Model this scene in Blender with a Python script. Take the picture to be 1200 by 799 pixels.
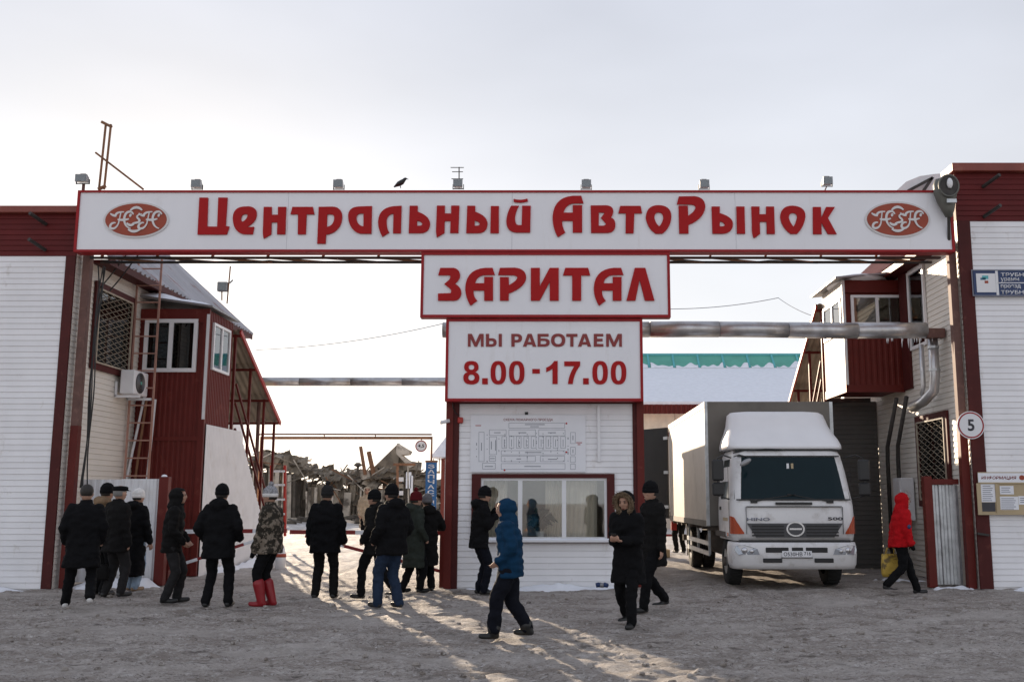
import bpy, bmesh, math, random
from mathutils import Vector, Matrix, noise, Quaternion
R = math.radians
random.seed(7)
scene = bpy.context.scene
for o in list(bpy.data.objects): bpy.data.objects.remove(o)

# ------------------------------------------------------------------ camera, sky, sun, exposure
PITCH = R(8.93); CAMH = 1.6; FPX = 1178.0; CX, CY = 650.0, 399.5
cam = bpy.data.cameras.new('camera'); camo = bpy.data.objects.new('camera', cam)
scene.collection.objects.link(camo); scene.camera = camo
camo.location = (0, 0, CAMH); camo.rotation_euler = (R(90) + PITCH, 0, 0)
cam.sensor_width = 36; cam.lens = 36 * FPX / 1200; cam.shift_x = (600 - CX) / 1200
cam.clip_start = .1; cam.clip_end = 4000
SUN_AZ = R(-21.5); SUN_EL = R(12.5)
SUNV = Vector((math.sin(SUN_AZ) * math.cos(SUN_EL), math.cos(SUN_AZ) * math.cos(SUN_EL), math.sin(SUN_EL)))
w = bpy.data.worlds.new('World'); scene.world = w; w.use_nodes = True
nt = w.node_tree; nt.nodes.clear()
sky = nt.nodes.new('ShaderNodeTexSky'); sky.sky_type = 'NISHITA'; sky.sun_disc = False
sky.sun_elevation = SUN_EL; sky.sun_rotation = SUN_AZ; sky.altitude = 100; sky.air_density = 1.0; sky.dust_density = 1.2; sky.ozone_density = 1.5
hs = nt.nodes.new('ShaderNodeHueSaturation'); hs.inputs['Saturation'].default_value = .7
nt.links.new(sky.outputs[0], hs.inputs['Color'])
# thin winter overcast in front of the clear sky: an even pale veil, the same in every direction
mx = nt.nodes.new('ShaderNodeMix'); mx.data_type = 'RGBA'; mx.inputs[0].default_value = .88
mx.inputs[7].default_value = (6.3, 6.6, 7.2, 1)
# the veil is thicker and paler towards the horizon all round
tcw = nt.nodes.new('ShaderNodeTexCoord'); spw = nt.nodes.new('ShaderNodeSeparateXYZ'); nt.links.new(tcw.outputs['Generated'], spw.inputs[0])
mrw = nt.nodes.new('ShaderNodeMapRange'); mrw.inputs[1].default_value = .0; mrw.inputs[2].default_value = .62; nt.links.new(spw.outputs[2], mrw.inputs[0])
vl = nt.nodes.new('ShaderNodeMix'); vl.data_type = 'RGBA'; vl.inputs[6].default_value = (6.7, 6.65, 6.65, 1); vl.inputs[7].default_value = (3.5, 3.75, 4.45, 1)
nt.links.new(mrw.outputs[0], vl.inputs[0])
mpw = nt.nodes.new('ShaderNodeMapping'); mpw.inputs['Scale'].default_value = (1, 1, 2.6); nt.links.new(tcw.outputs['Generated'], mpw.inputs[0])
cl = nt.nodes.new('ShaderNodeTexNoise'); cl.inputs['Scale'].default_value = 2.1; cl.inputs['Detail'].default_value = 4; cl.inputs['Roughness'].default_value = .45; nt.links.new(mpw.outputs[0], cl.inputs['Vector'])
clr = nt.nodes.new('ShaderNodeMapRange'); clr.inputs[1].default_value = .3; clr.inputs[2].default_value = .7; clr.inputs[3].default_value = .86; clr.inputs[4].default_value = 1.10; nt.links.new(cl.outputs[0], clr.inputs[0])
vsc = nt.nodes.new('ShaderNodeVectorMath'); vsc.operation = 'SCALE'; nt.links.new(vl.outputs[2], vsc.inputs[0]); nt.links.new(clr.outputs[0], vsc.inputs[3]); nt.links.new(vsc.outputs[0], mx.inputs[7])
nt.links.new(hs.outputs[0], mx.inputs[6])
bg = nt.nodes.new('ShaderNodeBackground'); bg.inputs[1].default_value = .108
nt.links.new(mx.outputs[2], bg.inputs[0])
wo = nt.nodes.new('ShaderNodeOutputWorld'); nt.links.new(bg.outputs[0], wo.inputs[0])
sl = bpy.data.lights.new('sun', 'SUN'); sl.energy = 4.8; sl.angle = R(.6); sl.color = (1, .81, .60)
so = bpy.data.objects.new('sun', sl); scene.collection.objects.link(so)
so.rotation_euler = (-SUNV).to_track_quat('-Z', 'Y').to_euler()
vs = scene.view_settings; vs.view_transform = 'Standard'; vs.look = 'None'; vs.exposure = 0.62; vs.gamma = 1; vs.use_curve_mapping = False

# ------------------------------------------------------------------ helpers
COL = scene.collection
def A(px, py, Y):
    u = (px - CX) / FPX; v = -(py - CY) / FPX
    b = math.cos(PITCH) - v * math.sin(PITCH); c = math.sin(PITCH) + v * math.cos(PITCH)
    k = Y / b
    return Vector((u * k, Y, CAMH + c * k))
def AX(px, py, X):
    u = (px - CX) / FPX; v = -(py - CY) / FPX
    b = math.cos(PITCH) - v * math.sin(PITCH); c = math.sin(PITCH) + v * math.cos(PITCH)
    k = X / u
    return Vector((X, b * k, CAMH + c * k))
def tag(o, label=None, cat=None, group=None, kind=None):
    if label: o['label'] = label
    if cat: o['category'] = cat
    if group: o['group'] = group
    if kind: o['kind'] = kind
    return o
def empty(name, loc, label=None, cat=None, group=None, rz=0):
    o = bpy.data.objects.new(name, None); COL.objects.link(o)
    o.location = loc; o.rotation_euler = (0, 0, rz); o.empty_display_size = .2
    return tag(o, label, cat, group)
def abs_loc(o):
    v = Vector(o.location); p = o.parent
    while p: v += Vector(p.location); p = p.parent
    return v
def link(name, me, m, parent=None, smooth=False, world=True):
    """mesh in world coordinates -> object; under a parent its vertices are made relative to it"""
    if m is not None and not me.materials: me.materials.append(m)
    if smooth:
        me.polygons.foreach_set('use_smooth', [True] * len(me.polygons))
    o = bpy.data.objects.new(name, me); COL.objects.link(o)
    if parent:
        o.parent = parent
        if world: me.transform(Matrix.Translation(-abs_loc(parent)))
    elif world and len(me.vertices):
        n = len(me.vertices)
        xs = [v.co for v in me.vertices]
        c = Vector((sum(v.x for v in xs) / n, sum(v.y for v in xs) / n, min(v.z for v in xs)))
        me.transform(Matrix.Translation(-c)); o.location = c
    return o
class MB:
    def __init__(s): s.v = []; s.f = []
    def add(s, vs, fs):
        b = len(s.v); s.v += [tuple(p) for p in vs]; s.f += [tuple(i + b for i in f) for f in fs]; return s
    def box(s, x0, x1, y0, y1, z0, z1):
        x0, x1 = min(x0, x1), max(x0, x1); y0, y1 = min(y0, y1), max(y0, y1); z0, z1 = min(z0, z1), max(z0, z1)
        return s.add([(x0,y0,z0),(x1,y0,z0),(x1,y1,z0),(x0,y1,z0),(x0,y0,z1),(x1,y0,z1),(x1,y1,z1),(x0,y1,z1)],
              [(0,3,2,1),(4,5,6,7),(0,1,5,4),(1,2,6,5),(2,3,7,6),(3,0,4,7)])
    def bar(s, p0, p1, a, b, up=(0,0,1)):
        p0 = Vector(p0); p1 = Vector(p1); d = (p1 - p0).normalized(); up = Vector(up)
        if abs(d.dot(up)) > .99: up = Vector((0,1,0))
        r = d.cross(up).normalized() * a / 2; u = r.cross(d).normalized() * b / 2
        vs = [p + i * r + j * u for p in (p0, p1) for i, j in ((-1,-1),(1,-1),(1,1),(-1,1))]
        return s.add(vs, [(0,1,2,3),(7,6,5,4),(0,4,5,1),(1,5,6,2),(2,6,7,3),(3,7,4,0)])
    def tube(s, pts, r, seg=8, caps=True):
        pts = [Vector(p) for p in pts]; rs = r if isinstance(r, (list, tuple)) else [r] * len(pts)
        n = len(pts); b = len(s.v); ref = None
        for i, p in enumerate(pts):
            t = (pts[min(i+1, n-1)] - pts[max(i-1, 0)]).normalized()
            if ref is None: ref = Vector((0,0,1)) if abs(t.z) < .9 else Vector((1,0,0))
            x = t.cross(ref).normalized(); y = x.cross(t).normalized(); ref = y
            for k in range(seg):
                a = 2 * math.pi * k / seg
                s.v.append(tuple(p + (x * math.cos(a) + y * math.sin(a)) * rs[i]))
        for i in range(n - 1):
            for k in range(seg):
                k2 = (k + 1) % seg
                s.f.append((b+i*seg+k, b+(i+1)*seg+k, b+(i+1)*seg+k2, b+i*seg+k2))
        if caps:
            s.f.append(tuple(b + k for k in range(seg))); s.f.append(tuple(b + (n-1)*seg + k for k in reversed(range(seg))))
        return s
    def prism(s, poly, o, u, v, ext):
        o = Vector(o); u = Vector(u); v = Vector(v); ext = Vector(ext); n = len(poly)
        a = [o + u * p[0] + v * p[1] for p in poly]
        s.add(a + [p + ext for p in a], [tuple(range(n)), tuple(range(2*n-1, n-1, -1))] +
              [(i, i + n, (i+1) % n + n, (i+1) % n) for i in range(n)])
        return s
    def loft(s, rings, cap=True):
        b = len(s.v); n = len(rings[0])
        for r in rings: s.v += [tuple(p) for p in r]
        for i in range(len(rings) - 1):
            for k in range(n):
                k2 = (k+1) % n
                s.f.append((b+i*n+k, b+i*n+k2, b+(i+1)*n+k2, b+(i+1)*n+k))
        if cap:
            s.f.append(tuple(b+k for k in reversed(range(n)))); s.f.append(tuple(b+(len(rings)-1)*n+k for k in range(n)))
        return s
    def ell(s, c, r, nu=12, nv=8, rot=None):
        c = Vector(c); b = len(s.v)
        P = lambda a, t: Vector((r[0]*math.cos(a)*math.sin(t), r[1]*math.sin(a)*math.sin(t), r[2]*math.cos(t)))
        f = (lambda q: c + rot @ q) if rot else (lambda q: c + q)
        s.v.append(tuple(f(Vector((0,0,r[2])))))
        for j in range(1, nv):
            for i in range(nu): s.v.append(tuple(f(P(2*math.pi*i/nu, math.pi*j/nv))))
        s.v.append(tuple(f(Vector((0,0,-r[2]))))); e = len(s.v) - 1
        for i in range(nu):
            i2 = (i+1) % nu
            s.f.append((b, b+1+i, b+1+i2)); s.f.append((e, e-nu+i2, e-nu+i))
            for j in range(nv-2): s.f.append((b+1+j*nu+i, b+1+(j+1)*nu+i, b+1+(j+1)*nu+i2, b+1+j*nu+i2))
        return s
    def disc(s, c, u, v, r, ext, seg=32, r2=None):
        poly = [(math.cos(2*math.pi*k/seg)*r, math.sin(2*math.pi*k/seg)*(r2 or r)) for k in range(seg)]
        return s.prism(poly, c, u, v, ext)
    def corr(s, o, u, v, n, wid, z0f, z1f, pitch=.12, dep=.025, th=.004, flat=.35):
        """ribbed sheet metal: profile runs along u, ribs along v, z0f/z1f give lower and upper end at u"""
        o = Vector(o); u = Vector(u).normalized(); v = Vector(v).normalized(); n = Vector(n).normalized()
        us = []; k = 0; x = 0.0
        while x < wid:
            for fr, d in ((0, 0), (flat, 0), (.5, 1), (.5 + flat, 1)):
                q = x + fr * pitch
                if q < wid: us.append((q, d))
            x += pitch
        us.append((wid, 0)); b = len(s.v); m = len(us)
        for side in (0, 1):
            for q, d in us:
                off = n * (d * dep - side * th)
                s.v.append(tuple(o + u*q + v*z0f(q) + off)); s.v.append(tuple(o + u*q + v*z1f(q) + off))
        for i in range(m - 1):
            s.f.append((b+2*i, b+2*i+2, b+2*i+3, b+2*i+1)); c = b + 2*m
            s.f.append((c+2*i, c+2*i+1, c+2*i+3, c+2*i+2))
            s.f.append((b+2*i+1, b+2*i+3, c+2*i+3, c+2*i+1)); s.f.append((b+2*i, c+2*i, c+2*i+2, b+2*i+2))
        return s
    def mesh(s, name='m'):
        me = bpy.data.meshes.new(name); me.from_pydata(s.v, [], s.f); me.update()
        return me
    def build(s, name, m, parent=None, smooth=False, bevel=0, fix=True):
        me = s.mesh(name)
        if fix or bevel:
            bm = bmesh.new(); bm.from_mesh(me)
            if bevel: bmesh.ops.bevel(bm, geom=bm.edges[:], offset=bevel, segments=1, affect='EDGES', clamp_overlap=True)
            bmesh.ops.recalc_face_normals(bm, faces=bm.faces[:]); bm.to_mesh(me); bm.free()
        return link(name, me, m, parent, smooth)
def rrect(w, d, r, z, cx=0, cy=0, n=4):
    """rounded rectangle ring, w x d full size"""
    pts = []
    for qx, qy, a0 in ((1,1,0), (-1,1,90), (-1,-1,180), (1,-1,270)):
        for k in range(n + 1):
            a = R(a0 + 90 * k / n)
            pts.append(Vector((cx + qx*(w/2 - r) + math.cos(a)*r, cy + qy*(d/2 - r) + math.sin(a)*r, z)))
    return pts

# ------------------------------------------------------------------ materials
MATS = {}
def mat(name, col, rough=.6, metal=0.0, var=.12, scale=6.0, bump=0.0, bscale=40.0, rnd=.0, col2=None, c2scale=2.0, c2lo=.5, c2hi=.65, spec=.5, stretch=None, trans=0, emit=None, obj=False):
    m = bpy.data.materials.new(name); m.use_nodes = True; nt = m.node_tree; N = nt.nodes; L = nt.links
    p = N['Principled BSDF']; p.inputs['Roughness'].default_value = rough; p.inputs['Metallic'].default_value = metal
    p.inputs['Specular IOR Level'].default_value = spec
    if obj: tc = N.new('ShaderNodeTexCoord'); src = tc.outputs['Object']
    else: tc = N.new('ShaderNodeNewGeometry'); src = tc.outputs['Position']
    if stretch:
        mp = N.new('ShaderNodeMapping'); mp.inputs['Scale'].default_value = stretch; L.new(src, mp.inputs[0]); src = mp.outputs[0]
    nz = N.new('ShaderNodeTexNoise'); nz.inputs['Scale'].default_value = scale; nz.inputs['Detail'].default_value = 6; L.new(src, nz.inputs['Vector'])
    rmp = N.new('ShaderNodeMapRange'); rmp.inputs[1].default_value = .25; rmp.inputs[2].default_value = .75
    rmp.inputs[3].default_value = 1 - var; rmp.inputs[4].default_value = 1 + var; L.new(nz.outputs[0], rmp.inputs[0])
    base = N.new('ShaderNodeRGB'); base.outputs[0].default_value = (*col, 1); out = base.outputs[0]
    if col2:
        n2 = N.new('ShaderNodeTexNoise'); n2.inputs['Scale'].default_value = c2scale; n2.inputs['Detail'].default_value = 8; n2.inputs['Roughness'].default_value = .65; L.new(src, n2.inputs['Vector'])
        r2 = N.new('ShaderNodeMapRange'); r2.inputs[1].default_value = c2lo; r2.inputs[2].default_value = c2hi; L.new(n2.outputs[0], r2.inputs[0])
        mx = N.new('ShaderNodeMix'); mx.data_type = 'RGBA'; L.new(r2.outputs[0], mx.inputs[0]); L.new(out, mx.inputs[6]); mx.inputs[7].default_value = (*col2, 1); out = mx.outputs[2]
    mul = N.new('ShaderNodeVectorMath'); mul.operation = 'SCALE'; L.new(out, mul.inputs[0])
    if rnd:
        oi = N.new('ShaderNodeObjectInfo'); rr = N.new('ShaderNodeMapRange'); rr.inputs[3].default_value = 1 - rnd; rr.inputs[4].default_value = 1 + rnd
        L.new(oi.outputs['Random'], rr.inputs[0]); mm = N.new('ShaderNodeMath'); mm.operation = 'MULTIPLY'
        L.new(rmp.outputs[0], mm.inputs[0]); L.new(rr.outputs[0], mm.inputs[1]); L.new(mm.outputs[0], mul.inputs[3])
    else: L.new(rmp.outputs[0], mul.inputs[3])
    L.new(mul.outputs[0], p.inputs['Base Color'])
    if bump:
        bz = N.new('ShaderNodeTexNoise'); bz.inputs['Scale'].default_value = bscale; bz.inputs['Detail'].default_value = 5; L.new(src, bz.inputs['Vector'])
        bp = N.new('ShaderNodeBump'); bp.inputs['Strength'].default_value = bump; bp.inputs['Distance'].default_value = .02; L.new(bz.outputs[0], bp.inputs['Height']); L.new(bp.outputs[0], p.inputs['Normal'])
    MATS[name] = m
    return m
def glass(name, tint=(.9,.95,.95), refl=.12, rough=.02, dens=0.0):
    m = bpy.data.materials.new(name); m.use_nodes = True; nt = m.node_tree; N = nt.nodes; L = nt.links; N.clear()
    o = N.new('ShaderNodeOutputMaterial'); t = N.new('ShaderNodeBsdfTransparent'); t.inputs[0].default_value = (*tint, 1)
    g = N.new('ShaderNodeBsdfGlossy'); g.inputs['Roughness'].default_value = rough; g.inputs[0].default_value = (.95,.97,1,1)
    fr = N.new('ShaderNodeFresnel'); fr.inputs[0].default_value = 1.5
    ad = N.new('ShaderNodeMath'); ad.operation = 'ADD'; ad.use_clamp = True; L.new(fr.outputs[0], ad.inputs[0]); ad.inputs[1].default_value = refl
    mx = N.new('ShaderNodeMixShader'); L.new(ad.outputs[0], mx.inputs[0]); L.new(t.outputs[0], mx.inputs[1]); L.new(g.outputs[0], mx.inputs[2])
    L.new(mx.outputs[0], o.inputs[0]); return m
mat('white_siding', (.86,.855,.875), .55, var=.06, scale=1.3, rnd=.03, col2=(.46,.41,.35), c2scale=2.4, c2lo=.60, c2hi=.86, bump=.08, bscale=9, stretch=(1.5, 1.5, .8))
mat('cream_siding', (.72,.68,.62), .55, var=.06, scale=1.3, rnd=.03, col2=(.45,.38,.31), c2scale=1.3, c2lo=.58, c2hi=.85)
mat('grey_siding', (.10,.095,.09), .6, var=.1, scale=2, rnd=.05)
mat('red_siding', (.115,.012,.012), .6, var=.12, scale=2, rnd=.06, spec=.25)
mat('maroon', (.075,.013,.012), .6, spec=.25, var=.15, scale=4, col2=(.16,.05,.035), c2scale=5, c2lo=.6, c2hi=.8)
mat('cap_red', (.22,.045,.03), .45, var=.15, scale=3, col2=(.28,.12,.08), c2scale=3, c2lo=.55, c2hi=.8)
mat('red_metal', (.125,.016,.012), .5, spec=.25, var=.12, scale=3, col2=(.27,.07,.05), c2scale=4, c2lo=.6, c2hi=.85)
mat('bright_red', (.42,.03,.022), .42, var=.1, scale=4)
mat('primer', (.15,.075,.062), .7, var=.2, scale=6, col2=(.24,.13,.1), c2scale=8, c2lo=.55, c2hi=.75)
mat('sign_white', (.84,.84,.875), .42, var=.025, scale=.8, col2=(.64,.61,.59), c2scale=1.5, c2lo=.60, c2hi=.95, stretch=(2.6, 1, .45), bump=.06, bscale=2.2)
mat('letter_red', (.40,.008,.010), .5, var=.06, scale=3, spec=.2)
mat('lamp_grey', (.13,.13,.115), .5, .3, var=.15)
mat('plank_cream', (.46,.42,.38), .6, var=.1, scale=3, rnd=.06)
mat('grille_tan', (.42,.36,.28), .6, var=.15, scale=9)
mat('ladder_brown', (.42,.23,.18), .7, var=.2, scale=6)
mat('text_red', (.24,.02,.02), .4, var=.05)
mat('sign_edge', (.32,.012,.016), .5, var=.1, spec=.25)
mat('emblem_red', (.34,.07,.04), .5, var=.08, spec=.3)
mat('emblem_cream', (.68,.66,.66), .4, var=.04)
mat('dark_steel', (.05,.045,.042), .6, .3, var=.3, scale=8)
mat('black', (.012,.012,.013), .5, var=.1)
mat('black_plastic', (.018,.018,.019), .45, var=.1)
mat('grey_metal', (.30,.30,.31), .45, .6, var=.15, scale=8)
mat('galv', (.50,.52,.54), .38, .8, var=.18, scale=5, col2=(.35,.36,.37), c2scale=4, c2lo=.45, c2hi=.7)
mat('pipe_silver', (.55,.55,.56), .36, .85, var=.2, scale=4, col2=(.36,.31,.27), c2scale=2.5, c2lo=.5, c2hi=.75)
mat('white_paint', (.74,.74,.76), .45, var=.07, scale=3, col2=(.58,.54,.50), c2scale=2.2, c2lo=.55, c2hi=.95)
mat('pvc', (.80,.80,.82), .35, var=.03)
mat('snow', (.82,.84,.89), .75, var=.06, scale=5, bump=.4, bscale=18)
mat('roof_sheet', (.42,.41,.43), .5, .2, var=.12, scale=2, rnd=.12, col2=(.24,.11,.09), c2scale=1.0, c2lo=.56, c2hi=.66, stretch=(1, 1.8, .35))
mat('brown_roof', (.26,.10,.08), .5, .1, var=.15, scale=3, rnd=.06)
mat('olive_sheet', (.30,.25,.19), .6, var=.2, scale=3)
mat('interior', (.55,.45,.33), .8, var=.2, scale=2)
mat('interior_dark', (.05,.04,.035), .8, var=.3, scale=3)
mat('curtain', (.78,.68,.55), .9, var=.15, scale=3)
mat('leaf', (.015,.03,.014), .5, var=.4, scale=12)
mat('leaf_pot', (.6,.58,.55), .5)
mat('blue_sign', (.012,.035,.12), .4, var=.06)
mat('blue_bright', (.02,.12,.32), .45, var=.06)
mat('tan_board', (.46,.36,.22), .55, var=.08, scale=3)
mat('paper', (.82,.83,.87), .6, var=.03)
mat('ink_grey', (.20,.21,.26), .6, var=.1)
mat('ink_dark', (.05,.05,.06), .6, var=.2)
mat('white_print', (.78,.78,.80), .5, var=.02)
mat('cyan_print', (.1,.42,.45), .5)
mat('sky_print', (.06,.2,.3), .5)
mat('char', (.085,.072,.058), .9, var=.5, scale=3, bump=.5, bscale=8)
mat('burnt_sheet', (.25,.21,.16), .7, .1, var=.35, scale=1.6, rnd=.35, col2=(.12,.098,.075), c2scale=1.1, c2lo=.45, c2hi=.62)
mat('ash_column', (.52,.46,.385), .85, var=.3, scale=2, rnd=.25, col2=(.13,.11,.09), c2scale=1.3, c2lo=.5, c2hi=.65)
mat('rusty', (.26,.13,.07), .75, .3, var=.3, scale=6)
mat('beige_wall', (.52,.45,.38), .7, var=.08, scale=2)
mat('green_poly', (.09,.36,.28), .3, var=.12, scale=2)
mat('barrier_white', (.72,.73,.76), .45, var=.1, scale=8)
mat('barrier_red', (.22,.015,.015), .45, var=.15, scale=8)
MATS['pane_kiosk'] = glass('pane_kiosk', (.94,.96,.96), .07)
MATS['pane'] = glass('pane', (.55,.58,.58), .10)
MATS['pane_dark'] = glass('pane_dark', (.18,.25,.27), .03)
MATS['polycarb'] = MATS['green_poly']
M = MATS

# board cache: shared mesh for equal boards; boards lie along X (facing -Y) or along Y (facing +X / -X)
BC = {}
PITCHB = .108
def board(parent, name, m, axis, a0, a1, z, plane, sgn=-1, h=PITCHB, th=.021):
    """one lap siding board from a0 to a1 at height z, its face at `plane`, looking towards sgn"""
    L = round(a1 - a0, 3); key = (axis, L, sgn, m.name, h)
    if key not in BC:
        t = th
        prof = [(0, -.001), (t, .002), (t, .014), (.009, h - .002), (0, h - .002)]
        mb = MB()
        if axis == 'x': mb.prism(prof, (0,0,0), (0, sgn, 0), (0,0,1), (L,0,0))
        else: mb.prism(prof, (0,0,0), (sgn,0,0), (0,0,1), (0,L,0))
        me = mb.mesh(name); bm = bmesh.new(); bm.from_mesh(me); bmesh.ops.recalc_face_normals(bm, faces=bm.faces[:]); bm.to_mesh(me); bm.free()
        me.materials.append(m); BC[key] = me
    o = bpy.data.objects.new(name, BC[key]); COL.objects.link(o); o.parent = parent
    loc = Vector((a0, plane, z)) if axis == 'x' else Vector((plane, a0, z))
    o.location = loc - abs_loc(parent); return o

# lettering --------------------------------------------------------
def path_pts(s, n=7):
    out = []; cur = None; tok = s.replace(',', ' ').replace('M', ' M ').replace('L', ' L ').replace('Q', ' Q ').replace('Z', ' Z ').split()
    i = 0; sub = []; cmd = None
    while i < len(tok):
        t = tok[i]
        if t in 'MLQZ':
            cmd = t; i += 1
            if t == 'M' and sub: out.append(sub); sub = []
            continue
        if cmd in 'ML': cur = (float(tok[i]), float(tok[i+1])); sub.append(cur); i += 2
        else:
            c = (float(tok[i]), float(tok[i+1])); e = (float(tok[i+2]), float(tok[i+3])); i += 4
            for k in range(1, n + 1):
                t = k / n; sub.append(tuple((1-t)**2*cur[j] + 2*t*(1-t)*c[j] + t*t*e[j] for j in (0,1)))
            cur = e
    if sub: out.append(sub)
    return out
def flat_shape(name, subs, m, parent, Y, depth=.02):
    """filled outline (even-odd holes) given in world X,Z, face at Y-depth, back at Y"""
    cu = bpy.data.curves.new(name, 'CURVE'); cu.dimensions = '2D'; cu.fill_mode = 'BOTH'; cu.extrude = depth / 2
    for sub in subs:
        sp = cu.splines.new('POLY'); sp.points.add(len(sub) - 1); sp.use_cyclic_u = True
        for p, q in zip(sp.points, sub): p.co = (q[0], q[1], 0, 1)
    t = bpy.data.objects.new('t', cu); COL.objects.link(t)
    me = bpy.data.meshes.new_from_object(t.evaluated_get(bpy.context.evaluated_depsgraph_get()))
    bpy.data.objects.remove(t); bpy.data.curves.remove(cu)
    me.transform(Matrix.Translation((0, Y - depth/2, 0)) @ Matrix.Rotation(R(90), 4, 'X'))
    return link(name, me, m, parent)
def traced(name, s, reg, m, parent, Y, depth=.025, dx=0, dy=0):
    x0, y0, sc = reg
    subs = []
    for sub in path_pts(s):
        subs.append([(q.x, q.z) for q in (A((p[0]+dx)/sc + x0, (p[1]+dy)/sc + y0, Y) for p in sub)])
    return flat_shape(name, subs, m, parent, Y, depth)
def text(name, body, m, parent, x0, x1, z0, z1, Y, bold=0.0, depth=.006, shear=0, rot=None):
    """lettering fitted to the rectangle x0..x1, z0..z1 on the plane Y, facing the camera"""
    cu = bpy.data.curves.new(name, 'FONT'); cu.body = body; cu.size = 1; cu.offset = bold; cu.extrude = 0; cu.shear = shear
    cu.resolution_u = 4
    t = bpy.data.objects.new('t', cu); COL.objects.link(t)
    me = bpy.data.meshes.new_from_object(t.evaluated_get(bpy.context.evaluated_depsgraph_get()))
    bpy.data.objects.remove(t); bpy.data.curves.remove(cu)
    if not len(me.vertices): return None
    xs = [v.co.x for v in me.vertices]; ys = [v.co.y for v in me.vertices]
    a, b, c, d = min(xs), max(xs), min(ys), max(ys)
    for v in me.vertices:
        X = x0 + (v.co.x - a) / (b - a) * (x1 - x0); Z = z0 + (v.co.y - c) / (d - c) * (z1 - z0); v.co = (X, Y, Z)
    bm = bmesh.new(); bm.from_mesh(me)
    r = bmesh.ops.extrude_face_region(bm, geom=bm.faces[:])
    bmesh.ops.translate(bm, vec=(0, -depth, 0), verts=[g for g in r['geom'] if isinstance(g, bmesh.types.BMVert)])
    bmesh.ops.recalc_face_normals(bm, faces=bm.faces[:]); bm.to_mesh(me); bm.free()
    if rot: me.transform(rot)
    return link(name, me, m, parent)
def stroke_mesh(mb, pts, w, Y, depth=.012):
    """flat ribbon along pts (X,Z) on the plane Y"""
    n = len(pts); vs = []
    for i, p in enumerate(pts):
        a = pts[max(i-1, 0)]; b = pts[min(i+1, n-1)]; dx, dz = b[0]-a[0], b[1]-a[1]; l = math.hypot(dx, dz) or 1
        f = w if isinstance(w, float) else w[i]
        nx, nz = -dz / l * f / 2, dx / l * f / 2
        for y in (Y, Y - depth): vs += [(p[0]+nx, y, p[1]+nz), (p[0]-nx, y, p[1]-nz)]
    fs = []
    for i in range(n - 1):
        a, b = 4*i, 4*i+4
        fs += [(a+2, a+3, b+3, b+2), (a, b, b+1, a+1), (a, a+2, b+2, b), (a+1, b+1, b+3, a+3)]
    fs += [(0,1,3,2), (4*n-4, 4*n-2, 4*n-1, 4*n-3)]
    mb.add(vs, fs)
# ------------------------------------------------------------------ ground
def smooth(a, b, x):
    t = max(0, min(1, (x - a) / (b - a))); return t * t * (3 - 2 * t)
def gbase(x, y): return .30 * smooth(23, 36, y)
def track(x, y):
    """1 in the wheel ruts: vehicles swing out of both passages"""
    best = 0
    for x0, bend, y0 in ((4.3, .05, 19), (3.2, -.035, 19), (-4.6, .06, 19), (-5.6, -.03, 19)):
        if y > 26: continue
        c_ = x0 + bend * (y0 - y) ** 2 * (1 if y < y0 else 0)
        for o_ in (-.85, .85):
            d_ = abs(x - c_ - o_) / .17
            if d_ < 1: best = max(best, (1 - d_ * d_) * (.55 + .45 * noise.noise(Vector((x * .8, y * .8, 31)))))
    return best
PRINTS = {}
def add_print(x, y, a):
    for i in range(int((x - .3) // .5), int((x + .3) // .5) + 1):
        for j in range(int((y - .3) // .5), int((y + .3) // .5) + 1): PRINTS.setdefault((i, j), []).append((x, y, math.cos(a), math.sin(a)))
rp = random.Random(4)
for k in range(70):                                  # lines of footprints across the yard
    x, y = rp.uniform(-9, 8), rp.uniform(8.5, 18); a = rp.choice([0, math.pi, rp.uniform(0, 6.28), rp.uniform(0, 6.28)])
    for q in range(12):
        s_ = (-1) ** q * .11; add_print(x - math.sin(a) * s_, y + math.cos(a) * s_, a + rp.uniform(-.2, .2)); x += math.cos(a) * .62; y += math.sin(a) * .62; a += rp.uniform(-.12, .12)
def prints(x, y):
    d = 0
    for (px, py, c_, s_) in PRINTS.get((int(x // .5), int(y // .5)), ()):
        u = ((x - px) * c_ + (y - py) * s_) / .16; v = (-(x - px) * s_ + (y - py) * c_) / .065; r = u * u + v * v
        if r < 1: d = max(d, .026 * (1 - r * r))
        elif r < 2: d = min(d, 0) - .007 * (2 - r) if d <= 0 else d
    return d
def gz(x, y):
    z = gbase(x, y)
    if 5 < y < 45 and abs(x) < 22:
        f = noise.noise
        z += .030 * f(Vector((x * .9, y * .9, 0))) + .022 * f(Vector((x * 2.6, y * 2.6, 3))) + .022 * f(Vector((x * 6, y * 7, 7)))
        r = f(Vector((x * 1.1, y * 3.2, 11)))            # trodden ruts across the way in
        z += .02 * (1 - abs(r) * 2.2) if abs(r) < .45 else 0
        z += .012 * abs(f(Vector((x * 14, y * 15, 5)))) - .004
        z -= .035 * track(x, y) + (prints(x, y) if y < 19 else 0)
        z -= .02
    return z
def axis(breaks):
    out = []
    for a, b, st in breaks:
        n = max(1, int(round((b - a) / st))); out += [a + (b - a) * k / n for k in range(n)]
    out.append(breaks[-1][1]); return out
xs = axis([(-3000,-400,650), (-400,-60,60), (-60,-16,4), (-16,-11,.5), (-11,9.5,.055), (9.5,16,.5), (16,60,4), (60,400,60), (400,3000,650)])
ys = axis([(-300,-20,50), (-20,4,3), (4,8,.4), (8,13,.05), (13,20,.07), (20,30,.18), (30,45,.5), (45,120,5), (120,600,60), (600,3500,600)])
nx, ny = len(xs), len(ys)
me = bpy.data.meshes.new('ground')
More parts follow.
